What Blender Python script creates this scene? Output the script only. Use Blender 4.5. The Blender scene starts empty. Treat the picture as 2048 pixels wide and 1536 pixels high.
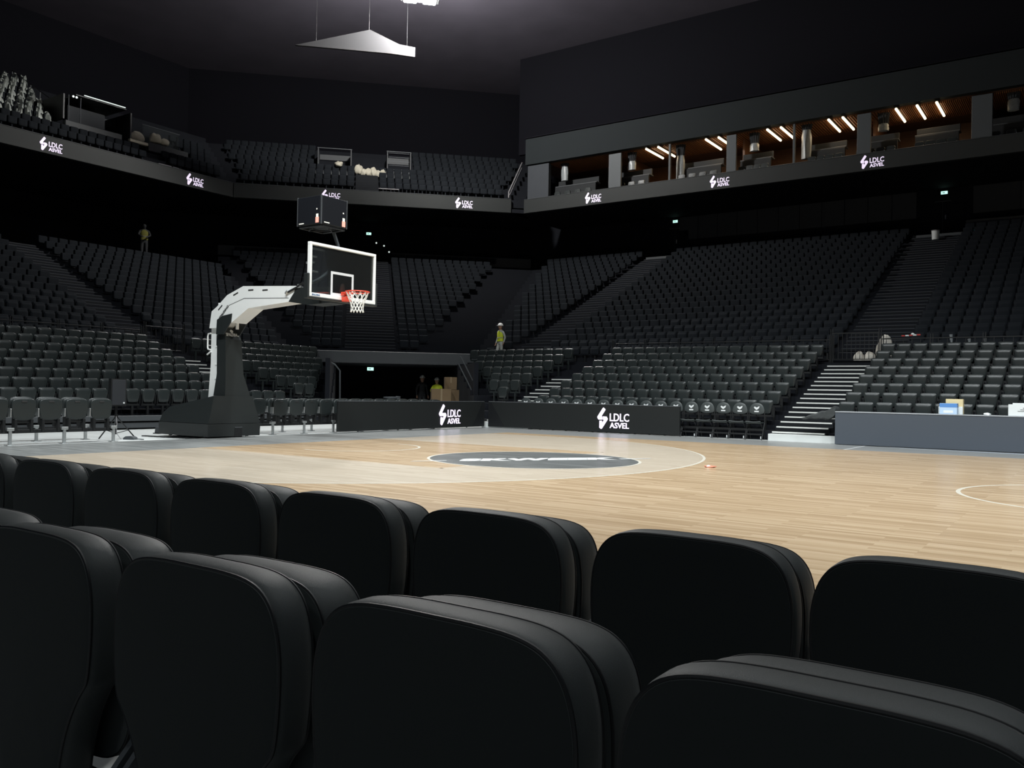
import bpy, bmesh, math, random
from mathutils import Vector, Matrix
random.seed(7)
S2 = math.sqrt(2.0)
scene = bpy.context.scene
C = scene.collection.objects

# ------------------------------------------------------------------ camera
def make_camera():
    yaw, pitch, roll, f = 6.05404417e-01, 9.32915051e-03, 1.80783818e-02, 1717.67618
    fw = Vector((-math.sin(yaw)*math.cos(pitch), math.cos(yaw)*math.cos(pitch), math.sin(pitch)))
    r = Vector((math.cos(yaw), math.sin(yaw), 0)); u = r.cross(fw)
    c, s = math.cos(roll), math.sin(roll)
    R, U = r*c + u*s, u*c - r*s
    m = Matrix(((R.x, U.x, -fw.x, 13.7416319), (R.y, U.y, -fw.y, -4.66558466), (R.z, U.z, -fw.z, 1.13318913), (0, 0, 0, 1)))
    cd = bpy.data.cameras.new('camera'); co = bpy.data.objects.new('camera', cd); C.link(co)
    cd.sensor_width = 36.0; cd.lens = f/2048.0*36.0; cd.clip_start = 0.05; cd.clip_end = 300
    co.matrix_world = m; scene.camera = co
make_camera()

# ------------------------------------------------------------------ world, lights, exposure
w = bpy.data.worlds.new('world'); scene.world = w; w.use_nodes = True
w.node_tree.nodes['Background'].inputs[0].default_value = (0.42, 0.62, 1.0, 1)
w.node_tree.nodes['Background'].inputs[1].default_value = 0.02
scene.view_settings.view_transform = 'Standard'; scene.view_settings.look = 'None'
scene.view_settings.exposure = 0.0; scene.view_settings.gamma = 1.0
scene.view_settings.use_curve_mapping = False
scene.cycles.use_denoising = True
scene.cycles.max_bounces = 6; scene.cycles.diffuse_bounces = 3; scene.cycles.glossy_bounces = 3
scene.cycles.transparent_max_bounces = 8; scene.cycles.sample_clamp_indirect = 4.0

def spot(x, y, z, tx, ty, energy, size=100, blend=0.9, rad=0.5, col=(1.0, 0.97, 0.93)):
    d = bpy.data.lights.new('court_or_fill_spot', 'SPOT'); d.energy = energy; d.spot_size = math.radians(size)
    d.spot_blend = blend; d.shadow_soft_size = rad; d.color = col
    o = bpy.data.objects.new('court_or_fill_spot', d); C.link(o); o.location = (x, y, z)
    o.rotation_euler = (Vector((tx, ty, 0)) - Vector((x, y, z))).to_track_quat('-Z', 'Y').to_euler()
COOL = (0.93, 0.985, 1.0)
for sx in (2, 9, 16, 23):
    spot(sx, 9.0, 16.5, sx*0.96+0.3, 8.5, 3300 if sx < 12 else 2500, col=COOL)
    spot(sx, -1.2, 15.5, sx*0.9-1.0, 10.5, 6200, size=88, col=COOL)
for sx in (7.5, 16.5): spot(sx, -10.5, 13.0, sx-1.5, -1.0, 650, size=90, col=COOL)  # added fill from behind, lightens the backs of the nearest seats
for sy in (2.0, 12.0):
    spot(13.0, sy, 16.0, -4.0, sy+1.5, 4000, size=80, col=COOL)

# ------------------------------------------------------------------ materials
def mat(name, col, rough=0.6, metal=0.0, spec=0.5, noise=0.0, nscale=30.0, bump=0.0, emit=None, estr=0.0, coat=0.0, sheen=0.0):
    m = bpy.data.materials.new(name); m.use_nodes = True
    nt = m.node_tree; b = nt.nodes['Principled BSDF']
    b.inputs['Base Color'].default_value = (*col, 1); b.inputs['Roughness'].default_value = rough
    b.inputs['Metallic'].default_value = metal; b.inputs['Specular IOR Level'].default_value = spec
    if coat: b.inputs['Coat Weight'].default_value = coat
    if sheen: b.inputs['Sheen Weight'].default_value = sheen
    if emit: b.inputs['Emission Color'].default_value = (*emit, 1); b.inputs['Emission Strength'].default_value = estr
    if noise or bump:
        tc = nt.nodes.new('ShaderNodeTexCoord'); nz = nt.nodes.new('ShaderNodeTexNoise')
        nz.inputs['Scale'].default_value = nscale; nz.inputs['Detail'].default_value = 3
        nt.links.new(tc.outputs['Object'], nz.inputs['Vector'])
        if noise:
            mx = nt.nodes.new('ShaderNodeMix'); mx.data_type = 'RGBA'
            mx.inputs[6].default_value = (*[c*(1-noise) for c in col], 1)
            mx.inputs[7].default_value = (*[min(1, c*(1+noise)) for c in col], 1)
            nt.links.new(nz.outputs['Fac'], mx.inputs[0]); nt.links.new(mx.outputs[2], b.inputs['Base Color'])
        if bump:
            bp = nt.nodes.new('ShaderNodeBump'); bp.inputs['Strength'].default_value = bump; bp.inputs['Distance'].default_value = 0.002
            nt.links.new(nz.outputs['Fac'], bp.inputs['Height']); nt.links.new(bp.outputs['Normal'], b.inputs['Normal'])
    return m

def wood_mat(name, c1, c2, c3, rough, sw=0.067, sl=0.9):
    m = bpy.data.materials.new(name); m.use_nodes = True; nt = m.node_tree; b = nt.nodes['Principled BSDF']; L = nt.links.new
    tc = nt.nodes.new('ShaderNodeTexCoord')
    br = nt.nodes.new('ShaderNodeTexBrick'); br.offset = 0.37; br.offset_frequency = 3; br.squash = 1.0
    br.inputs['Scale'].default_value = 1.0; br.inputs['Brick Width'].default_value = sl; br.inputs['Row Height'].default_value = sw
    br.inputs['Mortar Size'].default_value = 0.0006; br.inputs['Bias'].default_value = 0.0
    br.inputs['Color1'].default_value = (0, 0, 0, 1); br.inputs['Color2'].default_value = (1, 1, 1, 1); br.inputs['Mortar'].default_value = (0.3, 0.3, 0.3, 1)
    L(tc.outputs['Object'], br.inputs['Vector'])
    mp = nt.nodes.new('ShaderNodeMapping'); mp.inputs['Scale'].default_value = (0.9, 9.0, 1); L(tc.outputs['Object'], mp.inputs['Vector'])
    nz = nt.nodes.new('ShaderNodeTexNoise'); nz.inputs['Scale'].default_value = 2.2; nz.inputs['Detail'].default_value = 5; nz.inputs['Roughness'].default_value = 0.65
    L(mp.outputs['Vector'], nz.inputs['Vector'])
    ad = nt.nodes.new('ShaderNodeMix'); ad.data_type = 'FLOAT'; ad.inputs[0].default_value = 0.55
    L(br.outputs['Color'], ad.inputs[2]); L(nz.outputs['Fac'], ad.inputs[3])
    rp = nt.nodes.new('ShaderNodeValToRGB'); e = rp.color_ramp.elements
    e[0].position = 0.15; e[0].color = (*c1, 1); e[1].position = 0.85; e[1].color = (*c3, 1)
    mid = e.new(0.5); mid.color = (*c2, 1)
    L(ad.outputs[0], rp.inputs['Fac']); L(rp.outputs['Color'], b.inputs['Base Color'])
    b.inputs['Roughness'].default_value = rough; b.inputs['Specular IOR Level'].default_value = 0.45
    return m

M = {}
M['wood'] = wood_mat('maple_floor', (0.38, 0.26, 0.15), (0.51, 0.37, 0.23), (0.64, 0.49, 0.325), 0.24)
M['wash'] = wood_mat('whitewashed_maple', (0.50, 0.42, 0.325), (0.565, 0.48, 0.375), (0.64, 0.55, 0.44), 0.24)
M['apron'] = wood_mat('grey_stained_wood', (0.20, 0.208, 0.205), (0.27, 0.278, 0.274), (0.36, 0.37, 0.362), 0.30)
M['circle'] = wood_mat('dark_grey_stained_wood', (0.085, 0.09, 0.09), (0.13, 0.136, 0.135), (0.19, 0.197, 0.195), 0.28)
M['line'] = mat('court_line_paint', (0.66, 0.62, 0.53), 0.3)
M['white_line'] = mat('white_paint', (0.75, 0.76, 0.75), 0.3)
M['painted_light'] = mat('pale_blue_painted_light', (0.55, 0.63, 0.75), 0.3)  # bluish light on the apron, given as a colour
M['concrete'] = mat('pale_concrete', (0.62, 0.64, 0.63), 0.7, noise=0.12, nscale=2.0)
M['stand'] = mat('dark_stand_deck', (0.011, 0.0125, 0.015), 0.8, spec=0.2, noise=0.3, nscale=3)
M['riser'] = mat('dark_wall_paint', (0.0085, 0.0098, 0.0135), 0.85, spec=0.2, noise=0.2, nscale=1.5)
M['stepdark'] = mat('dark_step', (0.010, 0.0115, 0.014), 0.8, spec=0.2)
M['nosing'] = mat('pale_step_nosing', (0.75, 0.76, 0.73), 0.5)
M['dimnosing'] = mat('grey_step_edge', (0.04, 0.044, 0.052), 0.6, spec=0.3)
M['plastic'] = mat('black_seat_plastic', (0.0235, 0.029, 0.029), 0.33, noise=0.12, nscale=60, bump=0.15)
M['pad'] = mat('dark_seat_cloth', (0.0100, 0.0125, 0.0162), 0.85, spec=0.2, noise=0.15, nscale=60)
M['steel'] = mat('galvanised_steel', (0.55, 0.57, 0.57), 0.38, metal=0.85)
M['blackmetal'] = mat('black_metal', (0.016, 0.017, 0.018), 0.45, metal=0.3)
M['leather'] = mat('black_leatherette', (0.046, 0.054, 0.054), 0.55, noise=0.15, nscale=900, bump=0.25, sheen=0.05)
M['leather2'] = mat('black_back_cloth', (0.017, 0.021, 0.021), 0.8, spec=0.3, noise=0.12, nscale=600, bump=0.2)
M['pipe'] = mat('black_piping', (0.006, 0.007, 0.008), 0.5)
M['led'] = mat('led_screen_black', (0.0135, 0.0152, 0.015), 0.6, spec=0.3, noise=0.1, nscale=300)
M['ledlogo'] = mat('lit_logo', (0.8, 0.75, 0.85), 0.5, emit=(0.88, 0.74, 0.98), estr=0.85)
M['ribbon'] = mat('ribbon_screen', (0.028, 0.031, 0.031), 0.6, spec=0.3)
M['white'] = mat('white_enamel', (0.90, 0.91, 0.89), 0.32, noise=0.03, nscale=8)
M['padvinyl'] = mat('black_pad_vinyl', (0.0175, 0.021, 0.021), 0.45, noise=0.1, nscale=20)
M['print'] = mat('white_print', (0.75, 0.77, 0.77), 0.5)
M['darkprint'] = mat('black_print', (0.03, 0.03, 0.03), 0.5)
M['blueprint'] = mat('blue_print', (0.12, 0.2, 0.35), 0.5)
M['rim'] = mat('orange_rim', (0.72, 0.07, 0.035), 0.35)
M['net'] = mat('white_net_cord', (0.8, 0.8, 0.76), 0.8)
M['screen'] = mat('clock_screen', (0.009, 0.010, 0.013), 0.45, spec=0.3, noise=0.2, nscale=60)
M['grey'] = mat('grey_board', (0.068, 0.077, 0.084), 0.6)
M['darkgrey'] = mat('dark_grey_board', (0.05, 0.055, 0.06), 0.6, noise=0.1, nscale=2)
M['panelgrey'] = mat('acoustic_panel', (0.035, 0.040, 0.048), 0.7, noise=0.1, nscale=3)
M['table'] = mat('table_screen', (0.070, 0.083, 0.102), 0.38)
M['tabletop'] = mat('table_top', (0.42, 0.44, 0.46), 0.4)
M['ceil'] = mat('ceiling_black', (0.085, 0.078, 0.10), 0.9, spec=0.2, noise=0.2, nscale=0.6)
M['baffle'] = mat('grey_fabric', (0.028, 0.028, 0.031), 0.9)
M['band'] = mat('band_wall', (0.0165, 0.0205, 0.0225), 0.8, spec=0.2)
M['counter'] = mat('counter_grey', (0.016, 0.018, 0.020), 0.65, spec=0.3)
M['disc'] = mat('grey_chair_back', (0.055, 0.064, 0.064), 0.4)
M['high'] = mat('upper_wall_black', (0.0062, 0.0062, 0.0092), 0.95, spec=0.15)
M['hivis_shaded'] = mat('hi_vis_yellow_shaded', (0.16, 0.15, 0.03), 0.9)  # hi-vis yellow with the balcony's shade put into the colour
M['sackfilm'] = mat('whitish_film', (0.55, 0.52, 0.46), 0.5, noise=0.2, nscale=10)
M['fin'] = mat('grey_baffle', (0.30, 0.29, 0.30), 0.8, noise=0.15, nscale=2)
M['walnut'] = mat('walnut_panel', (0.11, 0.048, 0.022), 0.5, noise=0.3, nscale=6)
M['slat'] = mat('walnut_slat', (0.26, 0.10, 0.035), 0.5, noise=0.2, nscale=10)
M['warm'] = mat('warm_tube', (1, 0.85, 0.6), 0.5, emit=(1.0, 0.80, 0.50), estr=4.0)
M['cool'] = mat('cool_tube', (0.9, 0.95, 1), 0.5, emit=(0.85, 0.95, 0.9), estr=0.8)
M['lamp'] = mat('lamp_lens', (1, 1, 1), 0.5, emit=(1.0, 0.98, 0.93), estr=60.0)
M['exit'] = mat('exit_sign_lit', (0.6, 1, 0.9), 0.5, emit=(0.55, 1.0, 0.85), estr=1.3)
M['film'] = mat('clear_plastic_film', (0.24, 0.26, 0.27), 0.35, noise=0.35, nscale=14)
M['film2'] = mat('grey_plastic_film', (0.42, 0.45, 0.42), 0.35, noise=0.45, nscale=9)
M['bag'] = mat('cream_sack', (0.50, 0.47, 0.38), 0.7, noise=0.2, nscale=10)
M['card'] = mat('brown_cardboard', (0.15, 0.10, 0.052), 0.85, noise=0.1, nscale=6)
M['tape'] = mat('parcel_tape', (0.22, 0.16, 0.09), 0.5)
M['skin'] = mat('skin', (0.30, 0.17, 0.11), 0.6)
M['hivis'] = mat('hi_vis_yellow', (0.55, 0.62, 0.03), 0.7)
M['cloth'] = mat('pale_work_clothes', (0.40, 0.41, 0.38), 0.85)
M['darkcloth'] = mat('dark_work_clothes', (0.03, 0.032, 0.035), 0.85)
M['helmet'] = mat('white_helmet', (0.8, 0.8, 0.78), 0.35)
M['blue'] = mat('blue_box_print', (0.10, 0.27, 0.62), 0.5)
M['paleblue'] = mat('pale_blue_card', (0.50, 0.66, 0.85), 0.5)
M['cream'] = mat('cream_card', (0.72, 0.60, 0.34), 0.6)
M['paper'] = mat('white_card', (0.78, 0.82, 0.82), 0.5)
M['teal'] = mat('teal_strap', (0.05, 0.42, 0.48), 0.5)
M['red'] = mat('red_plastic', (0.55, 0.04, 0.03), 0.5)
M['wrap'] = mat('faded_red_paper', (0.62, 0.22, 0.14), 0.6)
M['curtain'] = mat('black_curtain', (0.02, 0.022, 0.026), 0.9)
M['blackfab'] = mat('black_cloth', (0.048, 0.053, 0.054), 0.9, noise=0.2, nscale=30, bump=0.3)
M['adred'] = mat('screen_picture_red', (0.8, 0.3, 0.25), 0.5, emit=(1.0, 0.38, 0.28), estr=0.75)
M['adwhite'] = mat('screen_picture_white', (0.8, 0.8, 0.7), 0.5, emit=(0.9, 0.85, 0.7), estr=0.6)
g = bpy.data.materials.new('backboard_glass'); g.use_nodes = True; nt = g.node_tree
for n in list(nt.nodes): nt.nodes.remove(n)
out = nt.nodes.new('ShaderNodeOutputMaterial'); mixs = nt.nodes.new('ShaderNodeMixShader'); tr = nt.nodes.new('ShaderNodeBsdfTransparent'); gl = nt.nodes.new('ShaderNodeBsdfGlossy'); fr = nt.nodes.new('ShaderNodeFresnel')
tr.inputs[0].default_value = (0.9, 0.94, 0.93, 1); gl.inputs['Roughness'].default_value = 0.03; fr.inputs[0].default_value = 1.45
nt.links.new(fr.outputs[0], mixs.inputs[0]); nt.links.new(tr.outputs[0], mixs.inputs[1]); nt.links.new(gl.outputs[0], mixs.inputs[2]); df = nt.nodes.new('ShaderNodeBsdfDiffuse'); df.inputs[0].default_value = (0.8, 0.85, 0.85, 1); m2 = nt.nodes.new('ShaderNodeMixShader'); m2.inputs[0].default_value = 0.012  # small diffuse share imitates haze reflected in the pane
nt.links.new(mixs.outputs[0], m2.inputs[1]); nt.links.new(df.outputs[0], m2.inputs[2]); nt.links.new(m2.outputs[0], out.inputs[0])
M['glass'] = g
for k in ('warm', 'lamp', 'exit', 'ledlogo', 'cool', 'adred', 'adwhite'):
    try: M[k].cycles.emission_sampling = 'AUTO'
    except Exception: pass

# ------------------------------------------------------------------ mesh helpers
class MB:
    def __init__(s): s.v = []; s.f = []; s.mi = []
    def add(s, vs, fs, mi=0, T=None):
        n = len(s.v)
        for p in vs:
            p = Vector(p)
            s.v.append(tuple(T @ p) if T is not None else tuple(p))
        for f in fs: s.f.append(tuple(i+n for i in f)); s.mi.append(mi)
        return s
    def box(s, x0, x1, y0, y1, z0, z1, mi=0, T=None):
        vs = [(x, y, z) for x in (x0, x1) for y in (y0, y1) for z in (z0, z1)]
        return s.add(vs, [(0, 1, 3, 2), (4, 6, 7, 5), (0, 4, 5, 1), (2, 3, 7, 6), (0, 2, 6, 4), (1, 5, 7, 3)], mi, T)
    def bbox(s, x0, x1, y0, y1, z0, z1, b=0.01, mi=0, T=None):     # box with chamfered edges
        vs = []
        for sx in (0, 1):
            for sy in (0, 1):
                for sz in (0, 1):
                    X, Y, Z = (x0, x1)[sx], (y0, y1)[sy], (z0, z1)[sz]
                    dx, dy, dz = (b, -b)[sx], (b, -b)[sy], (b, -b)[sz]
                    vs += [(X, Y+dy, Z+dz), (X+dx, Y, Z+dz), (X+dx, Y+dy, Z)]
        idx = lambda a, c, d, k: (a*4+c*2+d)*3+k
        fs = []
        for a in (0, 1):
            q = [idx(a, 0, 0, 0), idx(a, 0, 1, 0), idx(a, 1, 1, 0), idx(a, 1, 0, 0)]; fs.append(tuple(q if a == 0 else q[::-1]))
            q = [idx(0, a, 0, 1), idx(1, a, 0, 1), idx(1, a, 1, 1), idx(0, a, 1, 1)]; fs.append(tuple(q if a == 0 else q[::-1]))
            q = [idx(0, 0, a, 2), idx(0, 1, a, 2), idx(1, 1, a, 2), idx(1, 0, a, 2)]; fs.append(tuple(q if a == 0 else q[::-1]))
        for a in (0, 1):
            for c in (0, 1):
                fs.append((idx(a, c, 0, 0), idx(a, c, 1, 0), idx(a, c, 1, 1), idx(a, c, 0, 1)))
                fs.append((idx(a, 0, c, 0), idx(a, 1, c, 0), idx(a, 1, c, 2), idx(a, 0, c, 2)))
                fs.append((idx(0, a, c, 1), idx(1, a, c, 1), idx(1, a, c, 2), idx(0, a, c, 2)))
                for d in (0, 1): fs.append((idx(a, c, d, 0), idx(a, c, d, 1), idx(a, c, d, 2)))
        return s.add(vs, fs, mi, T)
    def tube(s, pts, r, n=8, closed=False, mi=0, T=None, caps=True):
        pts = [Vector(p) for p in pts]; N = len(pts)
        rr = r if isinstance(r, (list, tuple)) else [r]*N
        base = len(s.v); prev = None
        for i, p in enumerate(pts):
            if closed: t = pts[(i+1) % N]-pts[i-1]
            else: t = pts[min(i+1, N-1)]-pts[max(i-1, 0)]
            t.normalize()
            if prev is None:
                up = Vector((0, 0, 1)) if abs(t.z) < 0.9 else Vector((1, 0, 0)); a = t.cross(up).normalized()
            else:
                a = prev - t*prev.dot(t); a = a.normalized() if a.length > 1e-6 else t.orthogonal().normalized()
            prev = a; b = t.cross(a)
            for k in range(n):
                q = p + (a*math.cos(2*math.pi*k/n)+b*math.sin(2*math.pi*k/n))*rr[i]
                s.v.append(tuple(T @ q) if T is not None else tuple(q))
        for i in range(N if closed else N-1):
            j = (i+1) % N
            for k in range(n):
                s.f.append((base+i*n+k, base+i*n+(k+1) % n, base+j*n+(k+1) % n, base+j*n+k)); s.mi.append(mi)
        if caps and not closed:
            s.f.append(tuple(base+k for k in range(n))[::-1]); s.mi.append(mi)
            s.f.append(tuple(base+(N-1)*n+k for k in range(n))); s.mi.append(mi)
        return s
    def prism(s, poly, y0, y1, mi=0, T=None, axis='y'):             # closed outline in (x,z), extruded along y
        n = len(poly)
        def P(a, b, t): return (a, t, b) if axis == 'y' else ((t, a, b) if axis == 'x' else (a, b, t))
        vs = [P(a, b, y0) for a, b in poly] + [P(a, b, y1) for a, b in poly]
        fs = [tuple(range(n)), tuple(range(2*n-1, n-1, -1))] + [(i, i+n, (i+1) % n+n, (i+1) % n) for i in range(n)]
        return s.add(vs, fs, mi, T)
    def slab(s, outline, loops, mi=0, T=None, rings=(0.6, 0.25)):     # padded slab: loops = (inset, y); outline (x,z)
        n = len(outline); o = [Vector(p) for p in outline]
        area = sum(o[i].x*o[(i+1) % n].y-o[(i+1) % n].x*o[i].y for i in range(n)); sg = 1 if area > 0 else -1
        nor = []
        for i in range(n):
            t = o[(i+1) % n]-o[i-1]; nor.append(Vector((t.y, -t.x)).normalized()*sg)
        cx = sum(p.x for p in o)/n; cz = sum(p.y for p in o)/n
        vs = []; fs = []
        def ring(ins, y, k=1.0):
            b = len(vs)
            for i in range(n):
                q = o[i]-nor[i]*ins
                vs.append((cx+(q.x-cx)*k, y, cz+(q.y-cz)*k))
            return b
        bs = []
        for k in reversed(rings): bs.append(ring(loops[0][0], loops[0][1]-(1-k)*0.006, k))
        for ins, y in loops: bs.append(ring(ins, y))
        for k in rings: bs.append(ring(loops[-1][0], loops[-1][1]+(1-k)*0.010, k))
        for a, b in zip(bs, bs[1:]):
            for i in range(n): fs.append((a+i, a+(i+1) % n, b+(i+1) % n, b+i))
        fs.append(tuple(bs[0]+i for i in range(n))[::-1]); fs.append(tuple(bs[-1]+i for i in range(n)))
        return s.add(vs, fs, mi, T)
    def mesh(s, name, mats, smooth=False):
        me = bpy.data.meshes.new(name); me.from_pydata(s.v, [], s.f)
        for m in (mats if isinstance(mats, (list, tuple)) else [mats]): me.materials.append(m)
        if any(s.mi): me.polygons.foreach_set('material_index', s.mi)
        me.update()
        bm = bmesh.new(); bm.from_mesh(me); bmesh.ops.recalc_face_normals(bm, faces=bm.faces); bm.to_mesh(me); bm.free()
        if smooth:
            me.polygons.foreach_set('use_smooth', [True]*len(me.polygons))
            try: me.set_sharp_from_angle(angle=math.radians(smooth if smooth is not True else 50))
            except Exception: pass
        return me
    def obj(s, name, mats, parent=None, smooth=False, loc=None):
        return link(name, s.mesh(name, mats, smooth), parent, loc)

def link(name, me, parent=None, loc=None, rotz=0):
    o = bpy.data.objects.new(name, me); C.link(o)
    if parent is not None: o.parent = parent
    if loc is not None: o.location = loc
    if rotz: o.rotation_euler = (0, 0, rotz)
    return o
def tag(o, label=None, cat=None, group=None, kind=None):
    if label: o['label'] = label
    if cat: o['category'] = cat
    if group: o['group'] = group
    if kind: o['kind'] = kind
    return o
def thing(name, label, cat, loc=(0, 0, 0), rotz=0, group=None):
    o = link(name, None, None, loc, rotz); return tag(o, label, cat, group)
def struct(o): o['kind'] = 'structure'; return o
def smooth_curve(pts, it=2):                                       # Chaikin on a closed outline
    for _ in range(it):
        q = []
        for i in range(len(pts)):
            a, b = pts[i], pts[(i+1) % len(pts)]
            q += [(a[0]*.75+b[0]*.25, a[1]*.75+b[1]*.25), (a[0]*.25+b[0]*.75, a[1]*.25+b[1]*.75)]
        pts = q
    return pts
def mirror(half):                                                  # half outline from top centre to bottom centre, x >= 0
    return half + [(-x, z) for x, z in reversed(half) if x > 1e-6]
def text_mesh(body, size, offset=0.0, depth=0.0, shear=0.0, align='LEFT', spacing=1.0):
    cu = bpy.data.curves.new('text_tmp', 'FONT'); cu.body = body; cu.size = size; cu.offset = offset; cu.extrude = depth; cu.shear = shear
    cu.align_x = align; cu.space_character = spacing; cu.resolution_u = 3
    o = bpy.data.objects.new('text_tmp', cu); C.link(o)
    bpy.context.view_layer.update()
    dg = bpy.context.evaluated_depsgraph_get(); me = bpy.data.meshes.new_from_object(o.evaluated_get(dg))
    vs = [tuple(v.co) for v in me.vertices]; fs = [tuple(p.vertices) for p in me.polygons]
    bpy.data.objects.remove(o); bpy.data.curves.remove(cu); bpy.data.meshes.remove(me)
    return vs, fs
ORD = 'first second third fourth fifth sixth seventh eighth ninth tenth eleventh twelfth thirteenth fourteenth fifteenth sixteenth seventeenth eighteenth nineteenth twentieth twenty-first twenty-second twenty-third twenty-fourth twenty-fifth twenty-sixth twenty-seventh twenty-eighth twenty-ninth thirtieth thirty-first thirty-second thirty-third thirty-fourth thirty-fifth thirty-sixth'.split()
# ------------------------------------------------------------------ court floor
floor = struct(MB().box(-40, 34, -16, 46, -0.3, -0.02).obj('floor', M['concrete']))
def flat(name, poly, z0, z1, m, parent=floor):
    return MB().prism(poly, z0, z1, axis='z').obj(name, m, parent)
def arc(cx, cy, r, a0, a1, n=64): return [(cx+r*math.cos(math.radians(a0+(a1-a0)*i/n)), cy+r*math.sin(math.radians(a0+(a1-a0)*i/n))) for i in range(n+1)]
def ringline(cx, cy, r, wd, a0, a1, n=96): return arc(cx, cy, r, a0, a1, n) + arc(cx, cy, r-wd, a1, a0, n)
flat('court_apron', [(-2.5, -2.45), (30.5, -2.45), (30.5, 17.3), (-2.5, 17.3)], -0.02, 0.0, M['apron'])
flat('court_surface', [(0, 0), (28, 0), (28, 15), (0, 15)], 0.0, 0.001, M['wood'])
a3 = math.degrees(math.asin(6.6/6.75))
flat('three_point_area', [(0, 0.9)] + arc(1.575, 7.5, 6.75, -a3, a3, 96) + [(0, 14.1)], 0.001, 0.002, M['wash'])
flat('key_area', [(0, 5.05), (5.8, 5.05), (5.8, 9.95), (0, 9.95)], 0.002, 0.003, M['wood'])
flat('three_point_line', [(0, 0.9), (0, 0.95)] + arc(1.575, 7.5, 6.70, -a3, a3, 96) + [(0, 14.05), (0, 14.1)] + arc(1.575, 7.5, 6.75, a3, -a3, 96), 0.003, 0.004, M['line'])
flat('free_throw_circle', arc(5.8, 7.5, 1.75, 0, 359, 90), 0.004, 0.005, M['circle'])
flat('free_throw_circle_line', ringline(5.8, 7.5, 1.80, 0.05, 0, 360), 0.004, 0.005, M['line'])
flat('no_charge_arc', ringline(1.575, 7.5, 1.30, 0.05, -90, 90), 0.004, 0.005, M['line'])
for y in (5.05, 9.90): flat('key_line', [(0, y), (5.8, y), (5.8, y+0.05), (0, y+0.05)], 0.003, 0.004, M['wash'])
flat('free_throw_line', [(5.75, 5.05), (5.8, 5.05), (5.8, 9.95), (5.75, 9.95)], 0.003, 0.004, M['wash'])
flat('centre_circle_line', ringline(14, 7.5, 1.80, 0.05, 0, 360), 0.001, 0.002, M['line'])
flat('halfway_line', [(13.975, 0), (14.025, 0), (14.025, 15), (13.975, 15)], 0.001, 0.002, M['line'])
flat('team_bench_line', [(9.0, 15.0), (9.05, 15.0), (9.05, 16.95), (9.0, 16.95)], 0.0, 0.001, M['white_line'])
flat('painted_light_strip', [(9.6, 16.82), (16, 16.35), (16, 16.75), (9.6, 16.85)], 0.0, 0.001, M['painted_light'])  # patch of light before the table, painted as a flat pale strip
vs, fs = text_mesh('SKWEEK', 0.42, offset=0.034, depth=0.0005, shear=0.35, align='CENTER', spacing=1.12)
tm = MB(); Tt = Matrix.Translation((5.8, 7.5, 0.0056)) @ Matrix.Rotation(math.radians(54), 4, 'Z') @ Matrix.Diagonal((1.55, 1.30, 1, 1)) @ Matrix.Translation((0, -0.15, 0))
tm.add(vs, fs, 0, Tt); tm.prism([(-1.40, 0.01), (-1.0, 0.05), (-1.0, 0.10), (-1.36, 0.05)], 0.0, 0.0006, 0, Tt, 'z'); tm.prism([(1.0, 0.10), (1.42, 0.10), (1.38, 0.06), (1.0, 0.02)], 0.0, 0.0006, 0, Tt, 'z')
tm.obj('circle_lettering', M['white_line'], floor)

# ------------------------------------------------------------------ stands
SEC = {'far': (0.0, 0.0), 'left': (math.pi/2, 10.8), 'corner': (math.pi/4, 1.12)}
def TS(sec, u, D, z=0.0):
    r, off = SEC[sec]; d = D-off
    return Vector((u*math.cos(r)-d*math.sin(r), u*math.sin(r)+d*math.cos(r), z))
def TM(sec): r, off = SEC[sec]; return Matrix.Rotation(r, 4, 'Z') @ Matrix.Translation((0, -off, 0))
LOW = [(18.05+0.71*i, 0.22+0.2556*i) for i in range(8)] + [(23.73, 2.26)]
def UP(n): return [(23.9+0.64*j, 2.33+0.293*j) for j in range(n)]
def BAL(n): return [(34.25+0.62*k, 11.62+0.42*k) for k in range(n)]
def terrace(name, sec, rows, Dend, uL, uR, z0, mats=('stand', 'riser')):
    mb = MB(); T = TM(sec); ends = [r[0] for r in rows[1:]]+[Dend]; pz = z0
    for (D, z), E in zip(rows, ends):
        a, b, c, d = uL(D), uR(D), uL(E), uR(E)
        mb.add([(a, D, pz), (b, D, pz), (b, D, z), (a, D, z)], [(0, 1, 2, 3)], 1, T)
        mb.add([(a, D, z), (b, D, z), (d, E, z), (c, E, z)], [(0, 1, 2, 3)], 0, T)
        mb.add([(a, D, z0), (a, D, z), (c, E, z), (c, E, z0)], [(0, 1, 2, 3)], 1, T)
        mb.add([(b, D, z0), (d, E, z0), (d, E, z), (b, D, z)], [(0, 1, 2, 3)], 1, T)
        pz = z
    return struct(mb.obj(name, [M[k] for k in mats]))
k = lambda v: (lambda D: v)
mF = lambda D: -12.5+0.414*(34-D)
mL = lambda D: 23.3-0.414*(34-D)
cL = lambda D: 0.07+0.414*(34-D)
cR = lambda D: 15.2-0.414*(34-D)
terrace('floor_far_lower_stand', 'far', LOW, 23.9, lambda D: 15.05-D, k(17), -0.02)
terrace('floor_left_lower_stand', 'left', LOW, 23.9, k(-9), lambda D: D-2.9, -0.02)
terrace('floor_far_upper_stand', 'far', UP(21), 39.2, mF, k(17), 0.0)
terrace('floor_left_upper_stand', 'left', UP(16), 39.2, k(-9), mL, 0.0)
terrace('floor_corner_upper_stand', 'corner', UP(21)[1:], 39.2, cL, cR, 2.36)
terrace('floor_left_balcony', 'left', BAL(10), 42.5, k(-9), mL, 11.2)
terrace('floor_corner_balcony', 'corner', BAL(9), 42.5, cL, cR, 11.2)

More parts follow.
